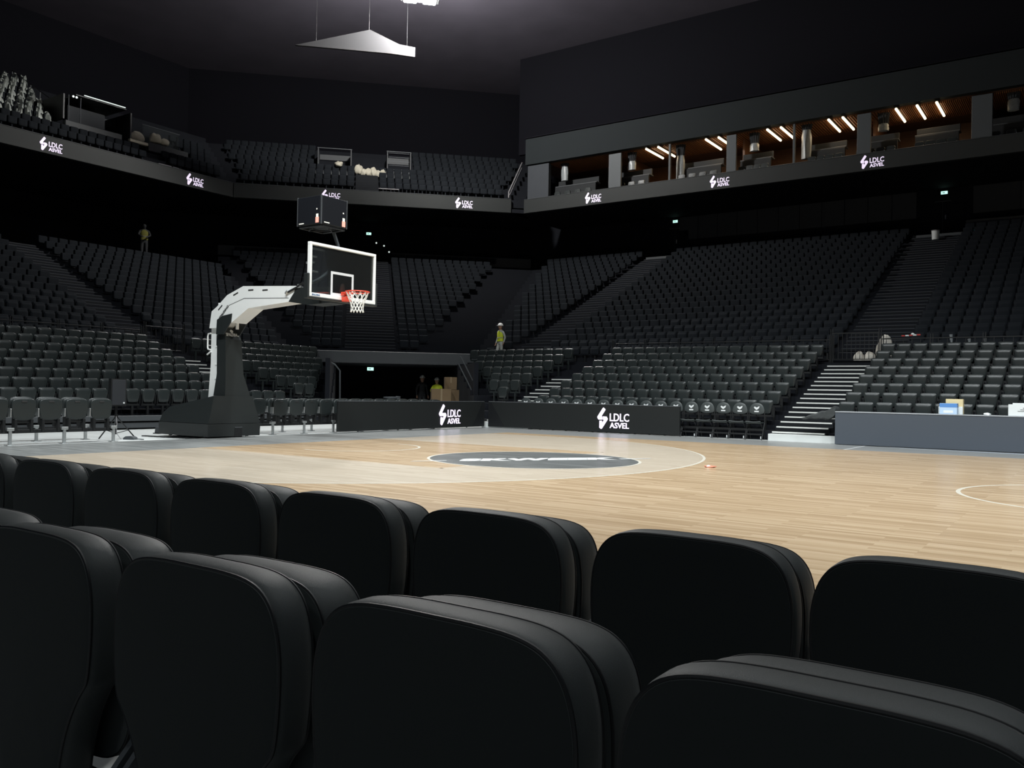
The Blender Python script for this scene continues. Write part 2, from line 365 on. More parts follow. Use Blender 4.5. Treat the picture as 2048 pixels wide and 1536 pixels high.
def stair_low(sec, u0, u1, label, n0=0, n1=16, base=True):
    st = struct(link('staircase', None)); st['label'] = label; T = TM(sec)
    sm = None
    for i in range(n0, n1):
        D = 17.8+0.355*i; z = 0.22+0.1278*i
        p = TS(sec, (u0+u1)/2, D, z); hw = (u1-u0)/2
        if sm is None:
            sm = MB().box(-hw, hw, 0, 0.42, -0.13, 0).mesh('step', M['stepdark'])
            nm = MB().box(-hw+0.03, hw-0.03, -0.006, 0.055, -0.03, 0.004).mesh('nosing_strip', M['nosing'])
        for nme, me in (('step', sm), ('nosing_strip', nm)):
            o = link(nme, me, st, p, SEC[sec][0])
    if base:
        MB().bbox(u0, u1+0.4, 17.55, 17.8, -0.02, 0.17, 0.01, 0, T).obj('base_step', M['concrete'], st)
    return st
stair_low('far', 6.5, 7.9, 'staircase with pale step edges')
stair_low('far', -2.8, -1.4, 'staircase with pale step edges', 0, 12)
stair_low('left', 12.05, 13.6, 'staircase with pale step edges', 4, 15, False)
def stair_up(sec, u0, u1, n, taper=0.0, j0=1):
    a = MB(); b = MB(); T = TM(sec)
    for j in range(j0, n):
        D, z = 23.9+0.64*j, 2.33+0.293*j
        a.box(u0, u1, D+0.32, D+0.66, z-0.02, z+0.1465, 0, T)
        b.box(u0+0.03, u1-0.03, D-0.004, D+0.05, z-0.02, z+0.004, 0, T); b.box(u0+0.03, u1-0.03, D+0.316, D+0.37, z+0.125, z+0.1505, 0, T)
    s = struct(a.obj('staircase', M['stepdark'])); e = b.obj('step_edges', M['dimnosing'], s); e['kind'] = 'stuff'
    return s
stair_up('far', 6.5, 8.5, 21); stair_up('far', -6.7, -5.0, 21); stair_up('left', 11.9, 13.4, 16); stair_up('corner', 5.9, 8.1, 21, j0=2)
for sec, u0, u1 in (('far', 6.5, 8.5), ('far', -6.7, -5.0)):
    struct(MB().box(u0, u1, 37.32, 37.5, 8.36, 8.50, 0, TM(sec)).obj('trim_top_step', M['grey']))

# tunnel through the corner
T = TM('corner'); 
for nm_, u in (('wall_tunnel_west', 5.45), ('wall_tunnel_east', 10.80)): struct(MB().box(u-0.08, u+0.08, 18.6 if u < 6 else 19.6, 31, 0, 2.2, 0, T).obj(nm_, M['riser']))
struct(MB().box(5.3, 10.95, 31, 31.2, 0, 2.4, 0, T).obj('wall_tunnel_end', M['riser'])); struct(MB().box(2.5, 13.5, 24.4, 31.2, 2.2, 2.35, 0, T).obj('ceiling_tunnel', M['riser']))
struct(MB().bbox(4.2, 11.9, 24.25, 24.5, 2.22, 2.72, 0.02, 0, T).obj('trim_tunnel_parapet', M['darkgrey']))

# ------------------------------------------------------------------ walls and ceiling
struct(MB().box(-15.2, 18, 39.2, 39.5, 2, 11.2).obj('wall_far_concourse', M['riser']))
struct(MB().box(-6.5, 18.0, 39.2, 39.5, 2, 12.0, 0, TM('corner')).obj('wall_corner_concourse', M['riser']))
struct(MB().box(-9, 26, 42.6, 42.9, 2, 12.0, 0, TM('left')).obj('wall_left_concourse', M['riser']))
def panel_run(name, sec, u0, u1, D, z0, z1, n, m='panelgrey'):
    st = struct(link(name, None)); wd = (u1-u0)/n; me = None
    for i in range(n):
        if me is None: me = MB().bbox(-wd/2+0.012, wd/2-0.012, -0.08, 0, 0, z1-z0, 0.008).mesh('panel', M[m])
        link('panel', me, st, TS(sec, u0+wd*(i+0.5), D, z0), SEC[sec][0])
panel_run('wall_far_panelling', 'far', -5.6, 6.35, 39.2, 9.62, 10.86, 11)
panel_run('wall_far_panelling_east', 'far', 8.68, 16.2, 39.2, 9.62, 10.86, 4)
panel_run('wall_corner_panelling', 'corner', 8.4, 15.5, 39.2, 9.45, 10.3, 6, 'riser')
panel_run('wall_corner_panelling_west', 'corner', -1.0, 6.6, 39.2, 9.45, 10.3, 6, 'riser')
struct(MB().bbox(8.3, 16.4, 37.5, 37.62, 8.4, 8.95, 0.01, 0, TM('corner')).obj('trim_corner_parapet', M['darkgrey']))
struct(MB().bbox(-1.2, 6.0, 37.5, 37.62, 8.4, 8.95, 0.01, 0, TM('corner')).obj('trim_corner_parapet_west', M['darkgrey']))
struct(MB().bbox(8.6, 16.5, 37.6, 37.7, 8.4, 9.05, 0.01).obj('trim_far_parapet', M['darkgrey']))
# soffits under the balcony and the suites
struct(MB().box(-13.2, 17, 34.1, 39.4, 10.9, 11.1).obj('ceiling_far_soffit', M['riser']))
struct(MB().prism([(cL(34.1), 34.1), (cR(34.1), 34.1), (cR(43), 43), (cL(43), 43)], 10.9, 11.1, 0, TM('corner'), 'z').obj('ceiling_corner_soffit', M['riser']))
struct(MB().prism([(-9, 34.1), (mL(34.1), 34.1), (mL(43), 43), (-9, 43)], 10.9, 11.1, 0, TM('left'), 'z').obj('ceiling_left_soffit', M['riser']))
# the long band above the suites
struct(MB().box(-12.4, 18, 34.0, 34.3, 13.5, 14.95).obj('wall_far_band', M['band']))
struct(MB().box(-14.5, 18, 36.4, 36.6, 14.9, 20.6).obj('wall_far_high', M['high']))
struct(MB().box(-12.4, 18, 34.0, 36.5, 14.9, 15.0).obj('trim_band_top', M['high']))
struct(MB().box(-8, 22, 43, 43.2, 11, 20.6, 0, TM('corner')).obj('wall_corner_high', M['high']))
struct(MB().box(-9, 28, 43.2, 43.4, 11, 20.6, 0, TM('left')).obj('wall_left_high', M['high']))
struct(MB().box(-34, 30, -10, 42, 20.5, 20.7).obj('ceiling', M['ceil']))
# grey baffle hanging under the ceiling
bf = MB().prism([(3.5, 16.27), (6.74, 17.25), (8.05, 16.71), (8.77, 16.63), (8.77, 16.20), (7.65, 16.26)], 27.0, 27.12, 0, TM('corner')).obj('ceiling_baffle', M['baffle'])
for u_ in (4.4, 6.7, 8.4): MB().tube([TS('corner', u_, 27.06, 16.4), TS('corner', u_, 27.06, 20.5)], 0.007, 5).obj('hanger', M['pipe'], bf)
tag(bf, 'pale grey baffle hanging under the ceiling lit by the bright lamp', 'baffle')

# ------------------------------------------------------------------ suites over the far stand
SX0, SX1 = -12.3, 16.5
s_ = MB(); s_.box(SX0, SX1, 38.0, 38.2, 11.2, 13.5); struct(s_.obj('wall_suites_back', M['walnut']))
struct(MB().box(SX0, SX1, 34.1, 38.1, 11.1, 11.5).obj('floor_suites', M['darkgrey']))
struct(MB().box(SX0, SX1, 34.35, 38.1, 13.46, 13.56).obj('ceiling_suites', M['walnut']))
sl = MB()
for i in range(150):
    x = 5.6+i*0.072
    sl.box(x, x+0.036, 34.4, 36.6, 13.40, 13.46)
for i in range(16):
    x0 = -11+i*1.05
    for q in range(9): sl.box(x0+q*0.116, x0+q*0.116+0.06, 34.4, 36.6, 13.43, 13.46)
o = sl.obj('ceiling_slats', M['slat'], bpy.data.objects['ceiling_suites']); o['kind'] = 'stuff'
def wall_piece(name, x0, x1, y0, y1, z0, z1, m): return struct(MB().bbox(x0, x1, y0, y1, z0, z1, 0.01).obj(name, M[m]))
wall_piece('wall_suite_end', -12.3, -10.95, 34.1, 34.35, 11.55, 13.45, 'panelgrey')
for i, (a, b) in enumerate(((-7.29, -6.58), (-1.04, -0.57), (4.80, 5.36), (9.18, 9.92))):
    wall_piece('partition_front', a, b, 34.04, 34.15, 11.64, 13.36, 'grey')
    struct(MB().box((a+b)/2+0.1, (a+b)/2+0.2, 35.3, 38, 11.5, 13.46).obj('partition_wall', M['walnut']))
for x in (-3.93, 2.10): wall_piece('partition_edge', x-0.05, x+0.05, 34.04, 34.15, 11.64, 13.4, 'grey')
LBL = ['faintest pair of', 'second pair of']
bars = [(-5.18, 36.0), (-4.53, 35.7), (-2.06, 36.05), (-1.43, 35.9), (0.89, 36), (1.51, 36), (3.6, 36), (4.2, 36), (6.35, 36), (7.16, 36), (7.9, 36)]
bm_ = MB().tube([(0, 0, 0), (0, 1.98, 0)], 0.05, 8).mesh('tube', M['warm'])
hm_ = MB().bbox(-0.06, 0.06, -0.02, 2.0, 0.045, 0.085, 0.008).mesh('housing', M['blackmetal'])
for i, (x, y) in enumerate(bars):
    t = thing('ceiling_tube_lamp', '%s warm white tube lamp in the row of suites, counted from the corner' % ORD[i], 'lamp', (x, 34.02, 13.33), 0, 'warm tube lamps in the suites')
    link('tube', bm_, t); link('housing', hm_, t)
for i, x in enumerate((-4.85, -1.75, 1.2, 3.9, 7.1)):
    d = bpy.data.lights.new('suite_light', 'AREA'); d.shape = 'RECTANGLE'; d.size = 0.9; d.size_y = 1.8; d.energy = 26; d.color = (1.0, 0.72, 0.42)
    o = bpy.data.objects.new('suite_light', d); C.link(o); o.location = (x, 35.0, 13.25)
benches = [(-10.9, -8.4), (-7.55, -5.35), (-3.72, -1.55), (-0.6, 0.85), (2.6, 4.15), (4.65, 6.3), (7.0, 8.65), (9.15, 11.4)]
sc_ = MB(); sc_.slab(smooth_curve(mirror([(0, 0.42), (0.17, 0.42), (0.19, 0.25), (0.17, 0.02), (0, 0.02)]), 1), [(0.01, 0), (0, 0.02), (0, 0.05), (0.01, 0.07)], 0); sc_.box(-0.17, 0.17, -0.25, 0.0, 0.0, 0.06)
scm = sc_.mesh('suite_seat', M['plastic'], 40)
arm = MB().tube([(0, -0.25, 0.2), (0, -0.02, 0.22), (0, 0.0, 0.0)], 0.012, 5).mesh('chrome_arm', M['steel'])
for i, (a, b) in enumerate(benches):
    t = thing('suite_counter', 'grey two-step counter in the %s suite from the corner' % ORD[i], 'counter', ((a+b)/2, 34.75, 11.5), 0, 'counters in the suites')
    h = (b-a)/2
    MB().bbox(-h, h, -0.05, 0.05, 0.0, 0.72, 0.01).obj('front_board', M['counter'], t); MB().bbox(-h-0.03, h+0.03, 0.02, 0.45, 0.74, 0.80, 0.01).obj('worktop', M['darkgrey'], t)
    MB().bbox(-h, h, 0.3, 0.4, 0.8, 1.12, 0.01).obj('upper_board', M['counter'], t)
    n = 4
    for q in range(n):
        c = thing('suite_chair', 'dark low chair with chrome arm, %s from the corner end before the %s suite counter' % (ORD[q], ORD[i]), 'chair', (a+(b-a)*(q+0.5)/n, 34.42, 11.5), 0, 'chairs in the suites')
        link('seat_shell', scm, c); link('arm', arm, c, (0.19, 0, 0))
def wrapped_curtain(x, zb, zt, label, top=13.45, wd=0.42):
    t = thing('curtain', label, 'curtain', (x, 34.62, 0), 0, 'tied curtains in the suites')
    n = 28; mb = MB(); vs = []; fs = []
    for lv, z in enumerate((top, (zt+top)/2, zt)):
        for i in range(n):
            a = 2*math.pi*i/n; r = wd*0.5*(1.1 - 0.12*lv)*(1+0.12*(1 if i % 2 else -1)); vs.append((r*math.cos(a), 0.6*r*math.sin(a), z))
    for lv in range(2):
        for i in range(n): fs.append((lv*n+i, lv*n+(i+1) % n, (lv+1)*n+(i+1) % n, (lv+1)*n+i))
    mb.add(vs, fs).obj('pleats', M['curtain'], t)
    mb = MB(); vs = []; fs = []; L = 5
    for lv in range(L):
        z = zt+0.02+(zb-zt-0.02)*lv/(L-1)
        for i in range(n):
            a = 2*math.pi*i/n; r = wd*0.5*(1.0+0.10*random.uniform(-1, 1))*(1.0 if lv else 0.8); vs.append((r*math.cos(a), 0.6*r*math.sin(a), z))
    for lv in range(L-1):
        for i in range(n): fs.append((lv*n+i, lv*n+(i+1) % n, (lv+1)*n+(i+1) % n, (lv+1)*n+i))
    fs.append(tuple(range(n)))
    mb.add(vs, fs).obj('plastic_cover', M['film'], t, smooth=60)['label'] = 'white plastic cover'
for x, zb, zt, q in ((-10.25, 12.5, 13.25, 'beside the dark corner panel'), (-6.25, 12.55, 13.0, 'beside the first wide partition'), (-3.6, 11.75, 12.9, 'behind the thin partition nearest the corner'),
                     (0.1, 12.6, 12.95, 'beside the second wide partition'), (2.5, 11.9, 13.2, 'wrapped almost to the top'), (5.75, 12.65, 12.95, 'beside the third wide partition'), (10.6, 12.7, 13.15, 'beside the widest partition at the frame edge')):
    wrapped_curtain(x, zb, zt, 'dark gathered curtain with plastic around its foot, ' + q)
# ------------------------------------------------------------------ club logo (flat print on lit screens)
def logo_mesh():
    up = [(575, 250), (650, 312), (642, 350), (505, 548), (505, 568), (528, 590), (528, 690), (375, 695), (325, 625), (328, 580), (545, 265)]
    lo = [(550, 570), (700, 572), (752, 650), (738, 695), (522, 1012), (482, 1030), (412, 985), (412, 727), (516, 725), (522, 810), (598, 695), (552, 690)]
    s = 1/780.0; cx, cy = 962, 640
    mb = MB()
    for P in (up, lo): mb.prism([((x-cx)*s, (cy-y)*s) for x, y in P], -0.012, 0.0)
    T = Matrix.Rotation(math.radians(90), 4, 'X')
    for body, w_, h_, x0, y0, off in (('LDLC', 770, 285, 832, 738, 0.014), ('ASVEL', 770, 205, 832, 985, 0.020)):
        vs, fs = text_mesh(body, 1.0, offset=off, depth=0.006)
        mnx = min(v[0] for v in vs); mxx = max(v[0] for v in vs); mny = min(v[1] for v in vs); mxy = max(v[1] for v in vs)
        mb.add([(((v[0]-mnx)/(mxx-mnx)*w_+x0-cx)*s, -0.006+v[2], ((v[1]-mny)/(mxy-mny)*h_-y0+cy)*s) for v in vs], fs)
    return mb.mesh('club_logo', M['ledlogo'])
LOGO = logo_mesh()
def put_logo(parent, sec, u, D, z, h):
    o = link('club_logo', LOGO, parent, TS(sec, u, D, z), SEC[sec][0]); o.scale = (h, 1, h); o['label'] = 'white lettering and bolt emblem lit on the screen'
    return o
# ribbon screens round the balcony
for nme, sec, a, b, D, txt, logos in (('ribbon_screen', 'left', -8.5, 23.25, 34.0, 'dark ribbon screen with white club logos along the balcony behind the basket', [14.0, 21.0]),
                                     ('ribbon_screen', 'corner', 0.05, 14.55, 34.0, 'dark ribbon screen with white club logos along the chamfered corner balcony', [4.95, 11.96]),
                                     ('ribbon_screen', 'far', -12.45, 17, 34.0, 'dark ribbon screen with white club logos below the lit suites', [-8.14, -1.34, 5.44])):
    t = thing(nme, txt, 'screen', TS(sec, (a+b)/2, D, 10.87)); T = t.matrix_world
    q = TM(sec); o0 = Vector(t.location)
    mb = MB().bbox(a, b, D, D+0.22, 10.87, 11.6, 0.01, 0, Matrix.Translation(-o0) @ q); mb.obj('screen_panel', M['ribbon'], t)
    MB().bbox(a, b, D-0.01, D+0.24, 11.602, 11.63, 0.006, 0, Matrix.Translation(-o0) @ q).obj('cap_rail', M['darkgrey'], t)
    for u in logos:
        put_logo(t, sec, u, D-0.004, 11.25, 0.58).location = TS(sec, u, D-0.004, 11.25)-o0
# courtside boards
def board(sec, a, b, D, label, u, gus):
    o0 = TS(sec, (a+b)/2, D, 0); t = thing('advertising_board', label, 'advertising board', o0); q = Matrix.Translation(-o0) @ TM(sec)
    MB().bbox(a, b, D, D+0.08, 0.02, 0.80, 0.008, 0, q).obj('screen_panel', M['led'], t)
    MB().bbox(a, b, D-0.006, D+0.09, 0.80, 0.825, 0.006, 0, q).obj('top_edge', M['darkgrey'], t)
    e = b if gus > 0 else a
    MB().prism([(e, 0.03), (e-gus*0.62, 0.03), (e-gus*0.12, 0.79), (e, 0.79)], D-0.006, D-0.001, 0, q).obj('end_gusset', M['pipe'], t)
    n = 4
    for i in range(n): MB().prism([(D+0.08, 0.5), (D+0.08, 0.0), (D+0.10, 0.0)], a+(b-a)*(i+0.5)/n-0.02, a+(b-a)*(i+0.5)/n+0.02, 0, q, 'x').obj('rear_strut', M['blackmetal'], t)
    put_logo(t, sec, u, D-0.004, 0.42, 0.63).location = TS(sec, u, D-0.004, 0.415)-o0
board('left', 11.08, 17.42, 13.4, 'dark advertising screen with the white logo standing beside the hoop base', 15.66, 1)
board('far', -2.48, 4.06, 17.48, 'dark advertising screen with the white logo standing before the folding chairs', 2.0, -1)

# ------------------------------------------------------------------ scorers' table
t = thing('scorers_table', "long grey fronted scorers' table at the edge of the court", 'table', (8.32, 17.0, 0))
MB().bbox(0, 7.2, 0, 0.04, 0.01, 0.785, 0.006).obj('front_panel', M['table'], t)
MB().bbox(-0.0, 7.2, -0.015, 0.62, 0.785, 0.805, 0.005).obj('table_top', M['tabletop'], t)
MB().bbox(-0.003, 0.03, 0.04, 0.60, 0.01, 0.785, 0.005).obj('side_panel', M['blackmetal'], t)
for i in range(4): MB().bbox(0.2+i*2.1, 0.25+i*2.1, 0.5, 0.55, 0, 0.785, 0.005).obj('leg', M['blackmetal'], t)
def carton(name, label, x, y, z, wx, wy, wz, m, cat='box', tape=None, rot=0, flap=False):
    t = thing(name, label, cat, (x, y, z), rot)
    MB().bbox(-wx/2, wx/2, -wy/2, wy/2, 0, wz, 0.006).obj('body', M[m], t)
    MB().box(-wx/2+0.005, -0.004, -wy/2+0.004, wy/2-0.004, wz, wz+0.006).box(0.004, wx/2-0.005, -wy/2+0.004, wy/2-0.004, wz, wz+0.006).obj('flap', M[m], t)
    if tape:
        mb = MB().box(-0.03, 0.03, -wy/2-0.002, wy/2+0.002, wz+0.004, wz+0.009); mb.box(-0.03, 0.03, -wy/2-0.003, -wy/2, wz*0.55, wz+0.006); mb.obj('tape', M[tape], t)
    return t
b1 = carton('card_box', "blue printed box at the front of the stack on the scorers' table", 10.78, 17.22, 0.805, 0.36, 0.20, 0.245, 'paleblue')
MB().box(-0.181, 0.181, -0.103, 0.101, 0.16, 0.247).obj('blue_band', M['blue'], b1); MB().box(-0.10, 0.10, -0.104, -0.1, 0.03, 0.09).obj('print_lines', M['paper'], b1)
carton('card_box', "cream box behind the blue box on the scorers' table", 10.87, 17.46, 0.805, 0.36, 0.18, 0.345, 'cream', tape=None)
carton('card_box', "low white box half hidden behind the blue box", 10.80, 17.345, 0.805, 0.50, 0.05, 0.17, 'paper')
b4 = carton('card_box', "white box with faint printing at the far end of the scorers' table", 12.30, 17.22, 0.805, 0.66, 0.24, 0.25, 'paper')
for i in range(3): MB().box(-0.15+i*0.05, 0.10, -0.124, -0.12, 0.10+i*0.035, 0.11+i*0.035).obj('print_line', M['grey'], b4)
MB().bbox(-0.25, 0.33, -0.1, 0.12, 0.256, 0.285, 0.005).obj('folded_sheet', M['paper'], b4)
def blob(n1, n2, rx, ry, rz, seed, amp=0.16, flat=0.0):
    rnd = random.Random(seed); vs = []; fs = []
    ph = [(rnd.uniform(0, 6.28), rnd.randint(2, 5), rnd.uniform(0, 6.28), rnd.randint(1, 4)) for _ in range(6)]
    for i in range(n1+1):
        th = math.pi*i/n1
        for j in range(n2):
            a = 2*math.pi*j/n2
            r = 1+amp*sum(math.sin(p[1]*a+p[0])*math.sin(p[3]*th+p[2]) for p in ph)/2.2
            z = -math.cos(th)*r
            vs.append((rx*math.sin(th)*math.cos(a)*r, ry*math.sin(th)*math.sin(a)*r, rz*max(z, -0.75)))
    for i in range(n1):
        for j in range(n2): fs.append((i*n2+j, i*n2+(j+1) % n2, (i+1)*n2+(j+1) % n2, (i+1)*n2+j))
    return vs, fs
def lump(name, label, cat, loc, r, seed, m, group=None, amp=0.16, rot=0):
    vs, fs = blob(10, 18, r[0], r[1], r[2], seed, amp); vs = [(x, y, z+r[2]*0.75) for x, y, z in vs]
    o = MB().add(vs, fs).obj(name, M[m], smooth=75, loc=loc); o.rotation_euler.z = rot
    return tag(o, label, cat, group)
lump('crumpled_tissue', "small crumpled white tissue on the scorers' table", 'tissue', (11.56, 17.12, 0.805), (0.075, 0.05, 0.03), 3, 'paper', amp=0.3)
# black cloth thrown over the steps beside the table
co = smooth_curve([(7.36, 0.60), (7.55, 0.66), (7.82, 0.77), (8.1, 0.84), (8.26, 0.96), (8.30, 0.82), (8.22, 0.62), (8.0, 0.585), (7.7, 0.60), (7.5, 0.575)], 2)
cb = MB().slab(co, [(0.02, 17.30), (0.0, 17.36), (-0.004, 17.5), (0.0, 17.62), (0.03, 17.68)], rings=(0.7, 0.4))
rnd = random.Random(5); cb.v = [(x+0.012*math.sin(19*z+11*y), y+0.03*math.sin(9*x)+rnd.uniform(-.006, .006), z+0.012*math.sin(23*x+7*y)) for x, y, z in cb.v]
tag(cb.obj('table_cover', M['blackfab'], smooth=60), "black cloth thrown over the pale-edged steps beside the scorers' table", 'cloth')

# ------------------------------------------------------------------ basketball hoop
H = thing('basketball_hoop', 'white and black portable basketball hoop with glass backboard behind the baseline', 'basketball hoop', (-3.2, 7.6, 0))
HL = Matrix.Translation((3.2, -7.6, 0)); HL0 = Matrix.Translation((3.2, -7.6, 0))
def hp(mb, name, m, parent=H, smooth=False):
    mb.v = [tuple(HL @ Vector(p)) for p in mb.v]; return mb.obj(name, m if isinstance(m, list) else M[m], parent, smooth)
mb = MB()
R4 = lambda xa, xb, ya, yb, z: [(xa, ya, z), (xb, ya, z), (xb, yb, z), (xa, yb, z)]
low = R4(-4.15, -2.34, 6.96, 8.36, 0.03) + R4(-4.15, -2.33, 6.955, 8.365, 0.31)
mb.add(low, [(3, 2, 1, 0), (4, 5, 6, 7)]+[(i, (i+1) % 4, (i+1) % 4+4, i+4) for i in range(4)])
hp(mb, 'base_lower_pad', 'padvinyl')
mb = MB()
up = R4(-4.14, -2.335, 6.965, 8.355, 0.318)
mid = [(-4.06, 7.0, 0.52), (-2.35, 7.05, 0.62), (-2.35, 8.26, 0.62), (-4.06, 8.3, 0.52)]
top = [(-3.88, 7.05, 0.66), (-2.36, 7.11, 0.93), (-2.36, 8.15, 0.93), (-3.88, 8.22, 0.66)]
mb.add(up+mid+top, [(3, 2, 1, 0), (8, 9, 10, 11)]+[(i, (i+1) % 4, (i+1) % 4+4, i+4) for i in range(4)]+[(i+4, (i+1) % 4+4, (i+1) % 4+8, i+8) for i in range(4)])
bp_ = hp(mb, 'base_upper_pad', 'padvinyl')
hp(MB().bbox(-2.36, -2.325, 7.66, 7.86, 0.02, 0.24, 0.004), 'base_front_notch', 'blackmetal', bp_); hp(MB().bbox(-2.335, -2.32, 7.66, 7.86, 0.215, 0.235, 0.003), 'notch_edge', 'darkgrey', bp_)
for y in (7.1, 8.2):
    for x in (-3.9, -2.6): hp(MB().tube([(x, y-0.03, 0.035), (x, y+0.03, 0.035)], 0.035, 10), 'wheel', 'blackmetal')
# column
hp(MB().prism([(-3.06, 0.68), (-3.03, 0.95), (-2.97, 1.65), (-2.97, 2.49), (-2.62, 2.6), (-2.62, 2.04), (-2.66, 1.41), (-2.79, 0.9), (-2.79, 0.7)], 7.46, 7.86), 'column', 'white')
for z in (1.08, 1.62, 2.02, 1.3): hp(MB().bbox(-2.80, -2.60, 7.445, 7.465, z, z+0.035, 0.004), 'column_plate', 'white')
hp(MB().tube([(-2.96, 7.44, 2.34), (-3.05, 7.44, 2.33), (-3.07, 7.44, 2.28), (-3.07, 7.44, 2.02), (-3.05, 7.44, 1.98), (-2.96, 7.44, 1.97)], 0.018, 8), 'handle', 'white', smooth=True)
hp(MB().tube([(-2.95, 7.44, 1.93), (-3.08, 7.44, 1.86)], 0.018, 8), 'lever', 'white')
hp(MB().bbox(-2.76, -2.64, 7.44, 7.47, 2.06, 2.30, 0.004), 'winch_box', 'blackmetal')
sec_ = lambda x0, x1, ya, yb, z: [(x0, ya, z), (x1, ya, z), (x1, yb, z), (x0, yb, z)]
P_ = [sec_(-2.80, -2.38, 7.42, 8.1, 0.93), sec_(-2.72, -2.40, 7.44, 7.92, 1.42), sec_(-2.72, -2.42, 7.43, 7.86, 2.20), [(-2.72, 7.43, 2.46), (-2.56, 7.46, 2.46), (-2.56, 7.84, 2.46), (-2.72, 7.84, 2.46)]]
mb = MB(); mb.add([p for r in P_ for p in r], [(3, 2, 1, 0), (12, 13, 14, 15)]+[(a*4+i, a*4+(i+1) % 4, a*4+4+(i+1) % 4, a*4+4+i) for a in range(3) for i in range(4)])
cp = hp(mb, 'column_pad', 'padvinyl')
hp(MB().prism([(-2.66, 2.3), (-2.64, 2.63), (-2.46, 2.71), (-2.13, 2.75), (-2.16, 2.56), (-2.28, 2.43), (-2.40, 2.3)], 7.355, 7.376), 'side_pad', 'padvinyl', cp)
hp(MB().prism([(-2.66, 2.3), (-2.64, 2.63), (-2.46, 2.71), (-2.13, 2.75), (-2.16, 2.56), (-2.28, 2.43), (-2.40, 2.3)], 7.785, 7.81), 'side_pad', 'padvinyl', cp)
def flat_text(body, w_, h_, off, m, T, parent, name='lettering', shear=0):
    vs, fs = text_mesh(body, 1.0, offset=off, depth=0.002, shear=shear)
    a, b, c, d = min(v[0] for v in vs), max(v[0] for v in vs), min(v[1] for v in vs), max(v[1] for v in vs)
    mb = MB().add([((v[0]-(a+b)/2)/(b-a)*w_, (v[1]-(c+d)/2)/(d-c)*h_, v[2]) for v in vs], fs, 0, T)
    return mb.obj(name, M[m], parent)
tilt = math.atan2(0.14, 0.26)
Tcap = HL0 @ Matrix.Translation((-2.487, 7.648, 2.325)) @ Matrix.Rotation(math.radians(90), 4, 'Z') @ Matrix.Rotation(math.radians(90)-tilt, 4, 'X')
flat_text('SPALDING', 0.33, 0.085, 0.03, 'print', Tcap @ Matrix.Translation((0, -0.02, 0.003)), cp)
MB().prism([(0.042*math.cos(a_*math.pi/8), 0.042*math.sin(a_*math.pi/8)) for a_ in range(16)], 0.0, 0.005, 0, Tcap @ Matrix.Translation((0.01, 0.068, 0.002)), 'z').obj('ball_emblem', M['print'], cp)
# arm
A_ = [(-2.94, 2.45), (-2.87, 2.83), (-2.68, 2.93), (-2.33, 3.17), (-1.78, 3.34), (-0.09, 3.25), (-0.09, 3.10), (-0.29, 2.93), (-1.59, 2.85), (-2.16, 2.55), (-2.42, 2.60), (-2.66, 2.45)]
arm_ = hp(MB().prism(A_, 7.38, 7.78), 'arm', 'white')
seam = [(-2.53, 2.72), (-2.25, 2.94), (-1.74, 3.07), (-0.30, 3.01)]
hp(MB().tube([(x, 7.379, z) for x, z in seam], 0.006, 4), 'arm_seam', 'grey', arm_)
for (x, z, a_) in ((-1.52, 3.24, 0.0), (-1.05, 3.215, 0.0), (-2.03, 3.18, 0.32), (-2.56, 2.90, 0.65)):
    hp(MB().box(-0.085, 0.085, -0.003, 0.01, -0.014, 0.014, 0, Matrix.Translation((x, 7.378, z)) @ Matrix.Rotation(-a_, 4, 'Y')), 'slot', 'darkprint', arm_)
hp(MB().bbox(-2.74, -2.52, 7.45, 7.72, 2.90, 3.02, 0.01), 'arm_bracket', 'white', arm_)
hp(MB().tube([(-2.24, 7.6, 2.42), (-2.24, 7.6, 2.72)], 0.035, 10), 'strut', 'white')
Tt = HL0 @ Matrix.Translation((-2.43, 7.376, 2.795)) @ Matrix.Rotation(-math.radians(42), 4, 'Y') @ Matrix.Rotation(math.radians(90), 4, 'X')
flat_text('SPALDING', 0.40, 0.06, 0.02, 'darkprint', Tt, arm_)
hp(MB().prism([(-0.29, 2.93), (-0.12, 3.12), (-0.09, 3.22), (0.95, 3.18), (0.95, 2.86), (0.3, 2.84)], 7.37, 7.79), 'arm_sleeve', 'padvinyl')
hp(MB().tube([(-0.30, 7.36, 3.13), (-0.02, 7.36, 3.22), (0.12, 7.36, 3.29), (0.5, 7.38, 3.30)], 0.022, 6), 'cable', 'blackmetal')
hp(MB().tube([(-0.36, 7.355, 3.10), (-0.30, 7.355, 3.16)], 0.03, 8), 'clamp', 'steel')
hp(MB().bbox(-0.02, 0.08, 7.35, 7.40, 3.20, 3.28, 0.008), 'clamp', 'steel')
# backboard
BB = thing('backboard', None, None); BB.parent = H; BB.location = (3.2, -7.6, 0); HL = Matrix.Identity(4)
hp(MB().box(1.150, 1.165, 6.63, 8.37, 2.93, 3.92), 'glass_pane', 'glass', BB)
y0, y1, z0, z1, fw_ = 6.60, 8.40, 2.90, 3.95, 0.055
for a, b, c, d in ((y0, y1, z1-fw_, z1), (y0, y1, z0, z0+fw_+0.02), (y0, y0+fw_, z0+fw_+0.02, z1-fw_), (y1-fw_, y1, z0+fw_+0.02, z1-fw_)):
    hp(MB().bbox(1.12, 1.20, a, b, c, d, 0.006), 'frame_rail', 'white', BB)
hp(MB().bbox(1.10, 1.13, y0+0.1, y1-0.1, z1-0.13, z1-0.09, 0.005), 'rear_rail', 'steel', BB)
for a, b, c, d in ((7.17, 7.79, 3.40, 3.45), (7.17, 7.79, 2.98, 3.03), (7.17, 7.22, 3.03, 3.40), (7.74, 7.79, 3.03, 3.40)):
    hp(MB().box(1.166, 1.170, a, b, c, d), 'target_line', 'print', BB)
pad = MB().bbox(1.085, 1.215, 6.575, 8.425, 2.855, 2.898, 0.012)
